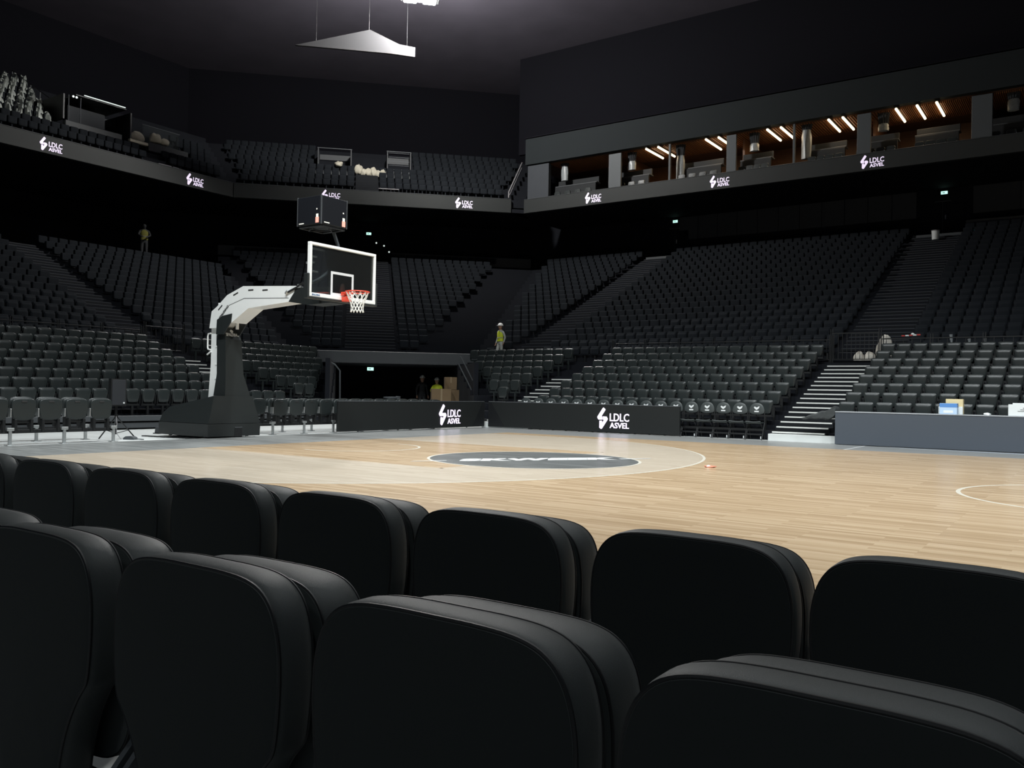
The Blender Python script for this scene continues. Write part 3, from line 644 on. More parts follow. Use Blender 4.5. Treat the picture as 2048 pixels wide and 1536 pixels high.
hp(pad, 'bottom_pad', 'padvinyl', BB)
for a in (6.55, 8.405): hp(MB().bbox(1.085, 1.212, a, a+0.045, 2.86, 3.34, 0.012), 'side_pad', 'padvinyl', BB)
hp(MB().prism([(7.42, 2.96), (7.60, 2.96), (7.55, 3.24), (7.49, 3.24)], 1.08, 1.15, axis='x'), 'rear_bracket', 'white', BB)
hp(MB().bbox(0.93, 1.12, 7.3, 7.8, 2.9, 3.14, 0.01), 'mounting_block', 'padvinyl', BB)
fm = MB().bbox(0.9, 1.12, 6.76, 6.80, 3.56, 3.6, 0.005); fm.bbox(0.98, 1.02, 6.78, 6.83, 3.4, 3.72, 0.006); fm.bbox(0.98, 1.02, 6.72, 6.98, 3.4, 3.43, 0.006); fm.bbox(0.98, 1.02, 6.74, 6.95, 3.69, 3.72, 0.006); hp(fm, 'rear_clamp', 'steel', BB)
Tt = Matrix.Translation((1.203, 6.76, 2.937)) @ Matrix.Rotation(math.radians(90), 4, 'Z') @ Matrix.Rotation(math.radians(90), 4, 'X')
flat_text('SPALDING', 0.20, 0.035, 0.02, 'blueprint', Tt, BB)
R_ = thing('rim', None, None); R_.parent = H; R_.location = (3.2, -7.6, 0)
hp(MB().tube([(1.575+0.234*math.cos(a_*math.pi/18), 7.5+0.234*math.sin(a_*math.pi/18), 3.05) for a_ in range(36)], 0.0125, 8, closed=True), 'ring', 'rim', R_, True)
hp(MB().bbox(1.20, 1.30, 7.41, 7.59, 2.985, 3.06, 0.008), 'mounting_plate', 'rim', R_); hp(MB().bbox(1.20, 1.345, 7.43, 7.57, 2.87, 2.975, 0.01), 'spring_housing', 'rim', R_)
hp(MB().prism([(1.25, 3.055), (1.25, 3.03), (1.36, 3.02), (1.345, 3.055)], 7.40, 7.60), 'brace', 'rim', R_)
mb = MB(); n = 12; levels = [(0.225, 3.045), (0.185, 2.95), (0.150, 2.87), (0.125, 2.79), (0.12, 2.72), (0.130, 2.65)]
for k_ in range(n):
    for dr in (1, -1):
        pts = []
        for i, (r, z) in enumerate(levels):
            a_ = 2*math.pi*(k_+dr*0.5*i)/n; pts.append((1.575+r*math.cos(a_), 7.5+r*math.sin(a_), z))
        mb.tube(pts, 0.0065, 5)
nt_ = hp(mb, 'net', 'net', R_); nt_['kind'] = 'stuff'

# ------------------------------------------------------------------ shot clock above the backboard
t = thing('shot_clock', 'four-sided black shot clock on a curved post above the glass backboard', 'clock', (0.62, 7.42, 4.39))
MB().bbox(-0.345, 0.345, -0.345, 0.345, 0.01, 0.575, 0.01).obj('casing', M['blackmetal'], t)
for i in range(4):
    o = MB().bbox(-0.325, 0.325, -0.36, -0.345, 0.015, 0.565, 0.004).obj('screen', M['screen'], t); o.rotation_euler.z = i*math.pi/2
    for nme, m_, bx in (('lit_picture', 'adred', (0.20, 0.29, 0.03, 0.14)), ('lit_picture', 'adwhite', (0.215, 0.275, 0.14, 0.205)), ('lit_line', 'adwhite', (-0.28, -0.14, 0.035, 0.052)), ('lit_dot', 'adwhite', (0.22, 0.245, 0.29, 0.315))):
        q = MB().box(bx[0], bx[1], -0.3625, -0.360, bx[2], bx[3]).obj(nme, M[m_], o)
    s = MB().bbox(0.33, 0.355, -0.355, -0.33, 0.0, 0.58, 0.004).obj('corner_post', M['darkgrey'], t); s.rotation_euler.z = i*math.pi/2
fr_ = MB().bbox(-0.32, 0.32, -0.33, -0.29, -0.04, 0.0, 0.005).bbox(-0.32, 0.32, 0.29, 0.33, -0.04, 0.0, 0.005).bbox(-0.33, -0.29, -0.29, 0.29, -0.04, 0.0, 0.005).bbox(0.29, 0.33, -0.29, 0.29, -0.04, 0.0, 0.005)
fr_.obj('underside_frame', M['blackmetal'], t)
MB().tube([(0.25*math.cos(a_), -0.05+0.2*math.sin(a_), -0.05-0.02*math.sin(2*a_)) for a_ in [i*0.3 for i in range(17)]], 0.012, 6).obj('cable_loop', M['blackmetal'], t)
MB().tube([(0.08, -0.31, -1.15), (0.08, -0.10, -1.05), (0.08, 0.13, -0.88), (0.08, 0.30, -0.70), (0.08, 0.38, -0.50), (0.05, 0.40, -0.30), (0.0, 0.32, -0.04)], 0.035, 8).obj('curved_post', M['grey'], t, True)
# ------------------------------------------------------------------ foreground upholstered seats
XS = 0.935
back_o = smooth_curve(mirror([(0, 0.850), (0.08, 0.850), (0.145, 0.846), (0.188, 0.833), (0.218, 0.803), (0.234, 0.755), (0.237, 0.70), (0.234, 0.65), (0.229, 0.61), (0.223, 0.588), (0.208, 0.572), (0.19, 0.552), (0.16, 0.505), (0.138, 0.455), (0.122, 0.39), (0.114, 0.30), (0, 0.30)]), 2); back_o = [(x*XS, z-0.011) for x, z in back_o]
pan_o = smooth_curve(mirror([(0, 0.830), (0.08, 0.830), (0.145, 0.826), (0.188, 0.812), (0.217, 0.78), (0.230, 0.73), (0.232, 0.66), (0.228, 0.60), (0.214, 0.50), (0.185, 0.425), (0.12, 0.39), (0, 0.385)]), 2); pan_o = [(x*XS, z-0.011) for x, z in pan_o]
def inset(o, d):
    n = len(o); q = []
    for i in range(n):
        t = Vector(o[(i+1) % n])-Vector(o[i-1]); nn = Vector((t.y, -t.x)).normalized(); p = Vector(o[i])
        q.append(p+nn*d)
    cx = sum(p.x for p in q)/n
    return q
def signed(o): n = len(o); return sum(o[i][0]*o[(i+1) % n][1]-o[(i+1) % n][0]*o[i][1] for i in range(n))
SGN = 1 if signed(back_o) > 0 else -1
def piping(o, d, y, r): return MB().tube([(p.x, y, p.y) for p in inset(o, -d*SGN)], r, 6, closed=True)
L_back = MB().slab(back_o, [(0.012, 0.000), (0.004, 0.0015), (0.0, 0.007), (-0.003, 0.020), (-0.003, 0.050), (0.001, 0.068), (0.008, 0.076), (0.020, 0.078)], rings=(0.9, 0.6, 0.25))
# slot the rear panel: rear rings use the duller cloth
def two_tone(mb, n, nrear):
    for i in range(len(mb.f)):
        mb.mi[i] = 1 if (i < n*nrear or i == len(mb.f)-2) else 0
    return mb
two_tone(L_back, len(back_o), 4)
lb = L_back.mesh('backrest', [M['leather'], M['leather2']], 40)
lp = MB().slab(pan_o, [(0.014, 0.100), (0.003, 0.102), (-0.002, 0.115), (-0.002, 0.165), (0.004, 0.195), (0.012, 0.204), (0.03, 0.207)], rings=(0.85, 0.5)).mesh('seat_cushion', M['leather'], 40)
p1 = piping(back_o, 0.001, 0.004, 0.003).mesh('piping', M['pipe'], True); p2 = piping(back_o, 0.002, 0.071, 0.0022).mesh('piping', M['pipe'], True); p3 = piping(pan_o, 0.001, 0.105, 0.0024).mesh('piping', M['pipe'], True); p4 = piping(pan_o, 0.005, 0.198, 0.0022).mesh('piping', M['pipe'], True)
br = MB().prism([(0.02, 0.30), (0.20, 0.36), (0.215, 0.50), (0.16, 0.62), (0.10, 0.60), (0.075, 0.46), (0.02, 0.40)], -0.252, -0.238, axis='x'); br2 = MB().prism([(0.02, 0.30), (0.20, 0.36), (0.215, 0.50), (0.16, 0.62), (0.10, 0.60), (0.075, 0.46), (0.02, 0.40)], 0.238, 0.252, axis='x')
br = br.mesh('side_bracket', M['grey']); br2 = br2.mesh('side_bracket', M['grey'])
bmh = MB().bbox(-0.233, 0.233, 0.06, 0.13, 0.27, 0.34, 0.008).mesh('beam', M['blackmetal']); lgm = MB().bbox(-0.03, 0.03, 0.03, 0.16, 0.012, 0.27, 0.006).bbox(-0.05, 0.05, -0.12, 0.28, 0.0, 0.012, 0.004).mesh('leg', M['blackmetal'])
def lounge(x, y, label, group):
    t = thing('lounge_chair', label, 'padded seat', (x, y, 0), 0, group)
    link('backrest', lb, t); link('seat_cushion', lp, t)
    for p in (p1, p2): link('piping', p, t)
    for p in (p3, p4): link('piping', p, t)
    link('side_bracket', br, t); link('side_bracket', br2, t); link('beam', bmh, t); link('leg', lgm, t)
    return t
front_x = [13.53-0.5195*i for i in range(9)]
for i, x in enumerate(front_x): lounge(x+(0.02 if i else -0.025), -3.0, 'black padded seat in the row along the court, %s counted from the right' % ORD[i], 'padded seats in the row nearest the court')
for i, x in enumerate([13.515, 13.02, 12.505, 11.985, 11.465]): lounge(x, -3.8, 'large black padded seat in the row nearest the viewer, %s counted from the right' % ORD[i], 'padded seats in the row nearest the viewer')
# aisle floor under the padded seats
flat('seating_deck', [(-2.5, -8), (30, -8), (30, -2.46), (-2.5, -2.46)], -0.02, -0.001, M['concrete'])

# ------------------------------------------------------------------ plastic floor seats behind the baseline
fo = smooth_curve(mirror([(0, 0.87), (0.12, 0.87), (0.19, 0.85), (0.225, 0.79), (0.222, 0.68), (0.20, 0.55), (0.175, 0.485), (0.12, 0.465), (0, 0.46)]), 2)
fb = smooth_curve(mirror([(0, 0.885), (0.13, 0.885), (0.205, 0.865), (0.238, 0.80), (0.232, 0.68), (0.20, 0.58), (0.10, 0.55), (0, 0.55)]), 1)
fs_seat = MB().slab(fo, [(0.02, -0.012), (0.006, -0.008), (0, 0.002), (0, 0.025), (0.006, 0.035), (0.02, 0.038)], rings=(0.7, 0.3)).mesh('seat', M['plastic'], 45)
fs_back = MB().slab(fb, [(0.012, 0.07), (0, 0.08), (0, 0.10), (0.012, 0.11)], rings=(0.5,)).mesh('backrest', M['plastic'], 45)
fs_slot = MB().bbox(-0.05, 0.05, -0.022, -0.015, 0.795, 0.825, 0.003).mesh('number_plate', M['darkprint'])
fs_brk = MB().bbox(-0.17, -0.12, -0.02, 0.10, 0.24, 0.48, 0.006).bbox(0.12, 0.17, -0.02, 0.10, 0.24, 0.48, 0.006).bbox(-0.13, 0.13, 0.02, 0.08, 0.40, 0.44, 0.004).mesh('bracket', M['blackmetal'])
fs_beam = MB().bbox(-0.25, 0.25, 0.0, 0.07, 0.22, 0.29, 0.006).mesh('beam', M['blackmetal'])
fs_side = MB().bbox(-0.012, 0.012, -0.015, 0.09, 0.52, 0.68, 0.005).mesh('arm_hinge', M['steel'])
fs_leg = MB().bbox(-0.028, 0.028, -0.045, 0.0, 0.01, 0.30, 0.005).bbox(-0.065, 0.065, -0.055, 0.03, 0.27, 0.325, 0.006).bbox(-0.07, 0.07, -0.09, 0.05, 0.0, 0.012, 0.004).mesh('leg', M['steel'])
def floor_seat(X, Y, label, group, leg, dx=0.25):
    t = thing('floor_chair', label, 'floor seat', (X, Y, -0.02), math.pi/2, group)
    link('seat', fs_seat, t); link('backrest', fs_back, t); link('bracket', fs_brk, t); link('beam', fs_beam, t); link('number_plate', fs_slot, t)
    link('arm_hinge', fs_side, t, (-0.235, 0, 0))
    if leg: link('leg', fs_leg, t, (dx, 0, 0))
    return t
for r, X in enumerate((-2.84, -3.78)):
    for i in range(7):
        floor_seat(X, 4.83-0.5*i-(0.06 if r else 0), 'black plastic floor seat, %s row beside the speaker stand, %s from the stand' % (('front', 'rear')[r], ORD[i]), 'floor seats beside the speaker stand', i % 2 == 0)
    for i in range(13):
        floor_seat(X-0.2, 9.55+0.5*i+(0.1 if r else 0), 'black plastic floor seat, %s row beyond the hoop base, %s from the hoop' % (('front', 'rear')[r], ORD[i]), 'floor seats beyond the hoop base', i % 2 == 0, -0.25)

# ------------------------------------------------------------------ folding chairs with white emblems
dk = smooth_curve([(0.20, 0.66), (0.205, 0.72), (0.18, 0.82), (0.12, 0.90), (0.0, 0.93), (-0.12, 0.90), (-0.18, 0.82), (-0.205, 0.72), (-0.20, 0.66), (-0.12, 0.625), (0, 0.615), (0.12, 0.625)], 2)
dk = [(x, z+0.055) for x, z in dk]
fc_back = MB().slab(dk, [(0.012, -0.015), (0.0, -0.008), (0.0, 0.012), (0.012, 0.02)], rings=(0.5,)).mesh('backrest', M['disc'], 45)
em = MB(); em.prism([(-0.075, 0.81), (-0.05, 0.83), (0.0, 0.80), (0.05, 0.83), (0.08, 0.835), (0.06, 0.78), (0.02, 0.75), (0.0, 0.735), (-0.03, 0.755), (-0.06, 0.78)], -0.0275, -0.0255); em.prism([(-0.06, 0.68), (0.06, 0.68), (0.06, 0.715), (-0.06, 0.715)], -0.0275, -0.0255)
em.v = [(x, y, z+0.055) for x, y, z in em.v]
fc_em = em.mesh('emblem', M['print'])
fc_seat = MB().bbox(-0.205, 0.205, -0.30, 0.02, 0.43, 0.475, 0.012).mesh('seat', M['plastic'])
fc_edge = MB().tube([(-0.2, -0.30, 0.49), (-0.1, -0.305, 0.478), (0, -0.306, 0.474), (0.1, -0.305, 0.478), (0.2, -0.30, 0.49)], 0.016, 6).mesh('seat_edge', M['leather'], True)
def fl(sx): return MB().tube([(sx*0.205, 0.0, 0.76), (sx*0.215, -0.02, 0.45), (sx*0.215, -0.24, 0.01)], 0.013, 6).mesh('leg', M['blackmetal'])
def rl(sx): return MB().tube([(sx*0.19, -0.25, 0.44), (sx*0.19, 0.0, 0.22), (sx*0.19, 0.10, 0.01)], 0.013, 6).mesh('leg', M['blackmetal'])
fc_legs = [fl(-1), fl(1), rl(-1), rl(1)]
fc_rail = [MB().bbox(-0.21, 0.21, -0.20, -0.18, 0.13, 0.17, 0.005).mesh('rail', M['blackmetal']), MB().bbox(-0.21, 0.21, -0.13, -0.10, 0.24, 0.30, 0.005).mesh('rail', M['blackmetal'])]
fc_tip = MB().tube([(0.19, -0.235, 0.035), (0.19, -0.235, 0.10)], 0.012, 6).mesh('leg_sleeve', M['print'])
for i in range(17):
    t = thing('folding_chair', 'black folding chair with a white emblem on its round back, %s from the pale-edged steps' % ORD[i], 'folding chair', (6.08-0.463*i, 17.91, -0.02), 0, 'folding chairs behind the advertising board')
    link('backrest', fc_back, t); link('emblem', fc_em, t); link('seat', fc_seat, t); link('seat_edge', fc_edge, t)
    for m_ in fc_legs: link('leg', m_, t)
    for m_ in fc_rail: link('rail', m_, t)
    link('leg_sleeve', fc_tip, t)

# ------------------------------------------------------------------ stand seats
CAM = Vector((13.74, -4.67, 1.13))
to = smooth_curve(mirror([(0, 0.80), (0.13, 0.80), (0.178, 0.785), (0.192, 0.735), (0.172, 0.60), (0.145, 0.48), (0.12, 0.455), (0, 0.45)]), 1)
tb = smooth_curve(mirror([(0, 0.822), (0.15, 0.822), (0.192, 0.805), (0.203, 0.74), (0.175, 0.62), (0.10, 0.58), (0, 0.58)]), 1)
tr_seat = MB().slab(to, [(0.016, -0.014), (0.0, -0.004), (0, 0.02), (0.012, 0.03)], rings=(0.55,)); tr_back = MB().slab(tb, [(0.01, 0.055), (0, 0.065), (0, 0.085), (0.01, 0.095)], rings=(0.5,))
tr_brk = MB().bbox(-0.20, -0.18, -0.02, 0.07, 0.42, 0.66, 0.004).bbox(0.18, 0.20, -0.02, 0.07, 0.42, 0.66, 0.004).bbox(-0.2, 0.2, 0.02, 0.07, 0.36, 0.42, 0.005).bbox(-0.03, 0.03, 0.02, 0.07, 0.0, 0.36, 0.005)
tm_seat, tm_back, tm_brk = tr_seat.mesh('seat', M['plastic'], 45), tr_back.mesh('backrest', M['plastic'], 45), tr_brk.mesh('bracket', M['blackmetal'])
so = smooth_curve(mirror([(0, 0.56), (0.15, 0.56), (0.18, 0.54), (0.185, 0.45), (0.18, 0.33), (0.15, 0.29), (0, 0.285)]), 1)
sb = smooth_curve(mirror([(0, 0.63), (0.16, 0.63), (0.188, 0.61), (0.19, 0.50), (0.185, 0.36), (0.15, 0.32), (0, 0.315)]), 1)
bw_seat = MB().slab(so, [(0.016, -0.05), (0.0, -0.035), (0, 0.0), (0.01, 0.01)], rings=(0.55,)); bw_back = MB().slab(sb, [(0.014, 0.03), (0, 0.04), (0, 0.085), (0.014, 0.10)], rings=(0.5,)); bw_brk = MB().bbox(-0.03, 0.03, 0.0, 0.06, 0.0, 0.3, 0.005)
bm_seat, bm_back, bm_brk = bw_seat.mesh('seat', M['pad'], 45), bw_back.mesh('backrest', M['pad'], 45), bw_brk.mesh('pedestal', M['blackmetal'])
whole = MB().slab(sb, [(0.02, -0.05), (0.0, -0.03), (0, 0.085), (0.014, 0.10)], rings=(0.5,))
bal_mesh = MB().add(whole.v, whole.f).add(bw_brk.v, bw_brk.f).mesh('balcony_chair', M['pad'], 45)
tr_all = MB(); [tr_all.add(q.v, q.f) for q in (tr_seat, tr_back, tr_brk)]
bw_all = MB(); bw_all.add(whole.v, whole.f)
bal_all = bw_all

def rows_of(sec, rows, dd, u_of, pitch, where, aisle, n_rng=None, anchor='lo'):
    out = []
    for r, (D, z) in enumerate(rows):
        if n_rng and r not in n_rng: continue
        lo, hi = u_of(D, r); n = int((hi-lo)/pitch)
        for i in range(n):
            u = hi-pitch*(i+0.5) if anchor == 'hi' else lo+pitch*(i+0.5)
            p = TS(sec, u, D+dd, z); out.append((p, SEC[sec][0], r, i, where, aisle))
    return out
c0 = lambda a, b: (lambda D, r: (a, b))
L8 = LOW[:8]
low_seats = rows_of('far', L8, 0.39, c0(-1.35, 6.35), 0.4485, 'behind the folding chairs', 'the pale-edged steps', anchor='hi') \
    + rows_of('far', L8, 0.39, c0(8.02, 13.4), 0.4485, "behind the scorers' table", 'the pale-edged steps') \
    + rows_of('far', L8, 0.39, lambda D, r: (15.35-D-0.3, -2.9), 0.4485, 'beside the cardboard boxes', 'the narrow far steps', anchor='hi') \
    + rows_of('left', L8, 0.39, lambda D, r: (3.2 if r < 3 else 5.0, 13.65 if r == 0 else 12.0), 0.452, 'behind the speaker stand', 'the steps by the hoop', anchor='hi') \
    + rows_of('left', L8, 0.39, lambda D, r: (14.75-0.16*r, D-3.1), 0.452, 'beyond the hoop', 'the steps by the hoop', n_rng=range(1, 8))
U21, U16 = UP(21), UP(16)
up_seats = rows_of('far', U21, 0.46, c0(-4.9, 6.42), 0.435, 'over the folding chairs', 'the dark upper steps', anchor='hi') \
    + rows_of('far', U21, 0.46, c0(8.6, 14.0), 0.435, "over the scorers' table", 'the dark upper steps') \
    + rows_of('far', U21, 0.46, lambda D, r: (mF(D)+0.5, -6.8), 0.435, 'in the block next to the corner', 'the dark far steps', anchor='hi') \
    + rows_of('corner', U21, 0.46, lambda D, r: (8.2, cR(D)-1.9), 0.435, 'in the corner beyond its steps', 'those steps', n_rng=range(1, 21)) \
    + rows_of('corner', U21, 0.46, lambda D, r: (cL(D)+0.4, 5.8), 0.435, 'in the corner behind the hoop', 'its steps', n_rng=range(1, 21), anchor='hi') \
    + rows_of('left', U16, 0.46, lambda D, r: (13.5, mL(D)-0.4), 0.435, 'past the steps above the hoop', 'the dark steps') \
    + rows_of('left', U16, 0.46, lambda D, r: (5.5, 11.8), 0.435, 'above the speaker stand', 'the dark steps', anchor='hi')
B10, B9 = BAL(10), BAL(9)
bal_seats = rows_of('left', B10, 0.40, lambda D, r: (8.5, 18.8), 0.42, 'over the first lit logo', 'the black cabin side', n_rng=range(0, 2), anchor='hi') \
    + rows_of('left', B10, 0.40, lambda D, r: (20.0 if r < 2 else 22.0, mL(D)-0.3), 0.42, 'between the cabin and the corner', 'the cabin', n_rng=range(0, 6)) \
    + rows_of('corner', B9, 0.40, lambda D, r: (cL(D)+0.3, 6.15), 0.42, 'on the corner balcony', 'the sacks towards the hoop', n_rng=range(0, 4), anchor='hi') \
    + rows_of('corner', B9, 0.40, lambda D, r: (cL(D)+0.3, 3.9), 0.42, 'high on the corner balcony', 'the glass-walled opening', n_rng=range(4, 8), anchor='hi') \
    + rows_of('corner', B9, 0.40, lambda D, r: (7.45, cR(D)-1.0), 0.42, 'on the corner balcony', 'the sacks towards the suites', n_rng=range(0, 4)) \
    + rows_of('corner', B9, 0.40, lambda D, r: (9.4, cR(D)-1.0), 0.42, 'high on the corner balcony', 'the barred opening', n_rng=range(4, 8))
def place(seats, keep, name, cat, parts, whole_mb, mats, adj, group, stuff_name, stuff_label):
    R_, U_, F_ = [Vector(scene.camera.matrix_world.col[i][:3]) for i in range(3)]
    def inview(p):
        d = p+Vector((0, 0, 0.5))-CAM; zz = -d.dot(F_)
        if zz < 1: return False
        return abs(1717.7*d.dot(R_)/zz) < 1090 and abs(1717.7*d.dot(U_)/zz) < 790
    seats = [s for s in seats if inview(s[0])]
    seats.sort(key=lambda s: (s[0]-CAM).length)
    for p, rot, r, i, where, aisle in seats[:keep]:
        lab = '%s %s, %s row, %s from %s' % (adj, where, ORD[r], ORD[i], aisle)
        if len(parts) == 1:
            o = link(name, parts[0][1], None, p, rot); tag(o, lab, cat, group+' '+where)
        else:
            t = thing(name, lab, cat, p, rot, group+' '+where)
            for pn, me in parts: link(pn, me, t)
    if seats[keep:]:
        mb = MB()
        for p, rot, *_ in seats[keep:]: mb.add(whole_mb.v, whole_mb.f, 0, Matrix.Translation(p) @ Matrix.Rotation(rot, 4, 'Z'))
        me = bpy.data.meshes.new(stuff_name); me.from_pydata(mb.v, [], mb.f); me.materials.append(mats); o = link(stuff_name, me); tag(o, stuff_label, cat+'s', None, 'stuff')
place(low_seats, 300, 'tribune_chair', 'tip-up seat', [('seat', tm_seat), ('backrest', tm_back), ('bracket', tm_brk)], tr_all, M['plastic'], 'black plastic seat', 'plastic seats', 'distant_tribune_chairs', 'the more distant black plastic tip-up seats of the lower stands')
place(up_seats, 300, 'bowl_chair', 'bowl seat', [('seat', bm_seat), ('backrest', bm_back), ('pedestal', bm_brk)], bw_all, M['pad'], 'dark upper seat', 'dark seats', 'distant_bowl_chairs', 'the more distant dark seats of the upper stands')
place(bal_seats, 300, 'balcony_chair', 'balcony seat', [('seat', bal_mesh)], bal_all, M['pad'], 'dark balcony seat', 'balcony seats', 'distant_balcony_chairs', 'the remaining dark seats of the balcony')
# balcony seats still in plastic film
wr = []
for sd in range(4):
    vs, fs = blob(8, 12, 0.155, 0.20, 0.36, 50+sd, 0.40); wr.append(MB().add([(x, y+0.02, z+0.33) for x, y, z in vs], fs).mesh('plastic_cover', M['film2'], 60))
nw = 0
for k_ in range(2, 9):
    D, z = B10[k_]
    for i in range(19):
        u = 14.75-0.42*i+0.12*(k_-2)-(0.2 if k_ % 2 else 0)
        if u < 8.6: continue
        t = thing('wrapped_chair', 'balcony seat bundled in greyish film, %s row, %s from the black cabin' % (ORD[k_], ORD[i]), 'wrapped seat', TS('left', u, D+0.38, z), math.pi/2+random.uniform(-.3, .3), 'seats wrapped in film on the balcony')
        link('plastic_cover', wr[(i+k_) % 4], t); link('seat', bal_mesh, t)
# ------------------------------------------------------------------ railings
def railing(name, label, sec, u0, u1, D, z, h, step=0.24, m='blackmetal', post=1.3):
    t = thing(name, label, 'railing', TS(sec, (u0+u1)/2, D, z), SEC[sec][0]); a = (u0-u1)/2; b = -a
    MB().bbox(a, b, -0.018, 0.018, h-0.035, h, 0.006).obj('top_rail', M[m], t); MB().bbox(a, b, -0.012, 0.012, 0.09, 0.115, 0.004).obj('bottom_rail', M[m], t)
    pm = MB().bbox(-0.045, -0.02, -0.02, 0.02, 0, h+0.12, 0.004).bbox(0.02, 0.045, -0.02, 0.02, 0, h+0.12, 0.004).mesh('post', M[m]); vm = MB().bbox(-0.008, 0.008, -0.008, 0.008, 0.11, h-0.03, 0.002).mesh('bar', M[m])
    n = max(1, round((b-a)/post))
    for i in range(n+1): link('post', pm, t, (a+(b-a)*i/n, 0, 0))
    n = int((b-a)/step)
    for i in range(n): link('bar', vm, t, (a+(b-a)*(i+0.5)/n, 0, 0))
    return t
railing('railing', 'black barred railing between the lower and upper seats behind the folding chairs', 'far', -1.4, 6.45, 23.80, 2.26, 0.75)
railing('railing', "black barred railing between the lower and upper seats behind the scorers' table", 'far', 8.0, 13.6, 23.80, 2.26, 0.75)
railing('railing', 'black barred gate across the head of the pale-edged steps', 'far', 6.5, 7.95, 23.76, 2.26, 0.95, 0.13)
railing('railing', 'black barred railing above the lower seats behind the speaker stand', 'left', 5.0, 12.0, 23.80, 2.26, 0.75)
railing('railing', 'black barred railing across the dark steps left of the hoop post', 'left', 12.1, 13.6, 23.80, 2.26, 0.9, 0.16)
def tube_thing(name, label, cat, runs, r, m='blackmetal', parts=None):
    t = thing(name, label, cat, runs[0][0])
    o0 = Vector(runs[0][0])
    for i, pts in enumerate(runs): MB().tube([Vector(p)-o0 for p in pts], r, 7).obj((parts or ['rail']*9)[i], M[m], t, True)
    return t
tube_thing('handrail', 'sloping double handrail beside the cardboard boxes', 'handrail', [[(-6.1, 20.6, 2.44), (-5.7, 21.0, 1.37)], [(-6.15, 20.55, 2.15), (-5.76, 20.94, 1.1)], [(-5.7, 21.0, 1.37), (-5.74, 20.96, 0.0)]], 0.025, 'darkgrey', ['rail', 'rail', 'post'])
tube_thing('handrail', 'bent grey handrail at the tunnel mouth beyond the hoop', 'handrail', [[(-9.55, 17.15, 2.14), (-9.35, 17.35, 2.02), (-9.22, 17.48, 1.8), (-9.2, 17.5, 0.0)]], 0.03, 'grey')
hb, ht = TS('corner', 14.45, 34.3, 11.75), TS('corner', 15.75, 37.4, 14.25)
tube_thing('handrail', 'pale sloping pair of rails at the end of the corner balcony', 'handrail', [[hb, ht], [hb+Vector((0, 0, 0.32)), ht+Vector((0, 0, 0.32))], [hb, hb+Vector((0, 0, 0.32))]], 0.035, 'fin', ['rail', 'rail', 'post'])

# ------------------------------------------------------------------ doors and exit signs
def exit_sign(label, loc, rot, group=None):
    t = thing('exit_sign', label, 'exit sign', loc, rot)
    MB().bbox(-0.16, 0.16, -0.05, 0.0, -0.09, 0.09, 0.01).obj('casing', M['blackmetal'], t); MB().bbox(-0.14, 0.14, -0.056, -0.05, -0.07, 0.07, 0.003).obj('lit_face', M['exit'], t)
    MB().prism([(-0.10, -0.012), (-0.02, -0.012), (-0.02, -0.04), (0.03, 0.0), (-0.02, 0.04), (-0.02, 0.012), (-0.10, 0.012)], -0.0585, -0.056).obj('arrow', M['print'], t)
def door(n, u0, u1, z0, z1):
    d = struct(link('door_%d' % n, None)); c = (u0+u1)/2
    for a, b in ((u0, c-0.015), (c+0.015, u1)): MB().bbox(a, b, 39.12, 39.2, z0, z1, 0.01).obj('door_leaf', M['riser'], d)
    MB().bbox(c-0.012, c+0.012, 39.10, 39.16, z0, z1+0.1, 0.003).obj('seam_strip', M['darkgrey'], d)
    MB().tube([(c+0.12, 39.08, z0+1.0), (c+0.12, 39.08, z0+1.2)], 0.03, 8).obj('handle', M['steel'], d); MB().bbox(c-0.35, c+0.35, 39.08, 39.14, z1+0.12, z1+0.17, 0.01).obj('closer', M['darkgrey'], d)
door(1, 6.55, 8.35, 8.45, 10.15); door(2, -6.65, -5.05, 8.45, 10.15)
exit_sign("lit green exit sign over the door above the scorers' table", (7.5, 39.2, 10.70), 0); exit_sign('lit green exit sign over the far door near the corner', (-5.85, 39.2, 10.68), 0)
exit_sign('lit green exit sign above the glass backboard in the dark corner', TS('corner', 7.0, 39.2, 10.27), math.pi/4); exit_sign('lit green exit sign inside the dark tunnel mouth', TS('corner', 7.05, 27.0, 2.05), math.pi/4)
for i, (u, z) in enumerate(((7.45, 9.75), (7.9, 9.6), (8.2, 9.25))):
    t = thing('downlight', 'tiny white lamp in the dark corner by the backboard, %s from the exit sign' % ORD[i], 'lamp', TS('corner', u, 39.2, z), math.pi/4, 'small lamps in the corner passage')
    MB().tube([(0, 0, 0), (0, -0.05, 0)], 0.07, 10).obj('housing', M['blackmetal'], t); MB().tube([(0, -0.051, 0), (0, -0.056, 0)], 0.05, 10).obj('lens', M['cool'], t)

# ------------------------------------------------------------------ speaker on its tripod, small things on the floor
t = thing('speaker', 'black loudspeaker on a tripod at the end of the floor seats', 'loudspeaker', (-3.3, 5.42, 0.66)); t.rotation_euler.z = math.radians(75)
MB().prism([(-0.15, -0.14), (0.15, -0.14), (0.15, 0.05), (0.09, 0.16), (-0.09, 0.16), (-0.15, 0.05)], 0.03, 0.60, axis='z').obj('cabinet', M['blackmetal'], t); MB().bbox(-0.135, 0.135, -0.155, -0.14, 0.05, 0.58, 0.008).obj('grille', M['curtain'], t)
MB().tube([(0.10, -0.158, 0.10), (0.10, -0.165, 0.10)], 0.018, 8).obj('badge', M['print'], t)
t = thing('speaker_stand', 'black tripod stand under the loudspeaker beside the floor seats', 'stand', (-3.3, 5.42, -0.02))
MB().tube([(0, 0, 0.12), (0, 0, 0.72)], 0.018, 8).obj('pole', M['blackmetal'], t); MB().tube([(0, 0, 0.46), (0, 0, 0.54)], 0.032, 8).obj('collar', M['blackmetal'], t)
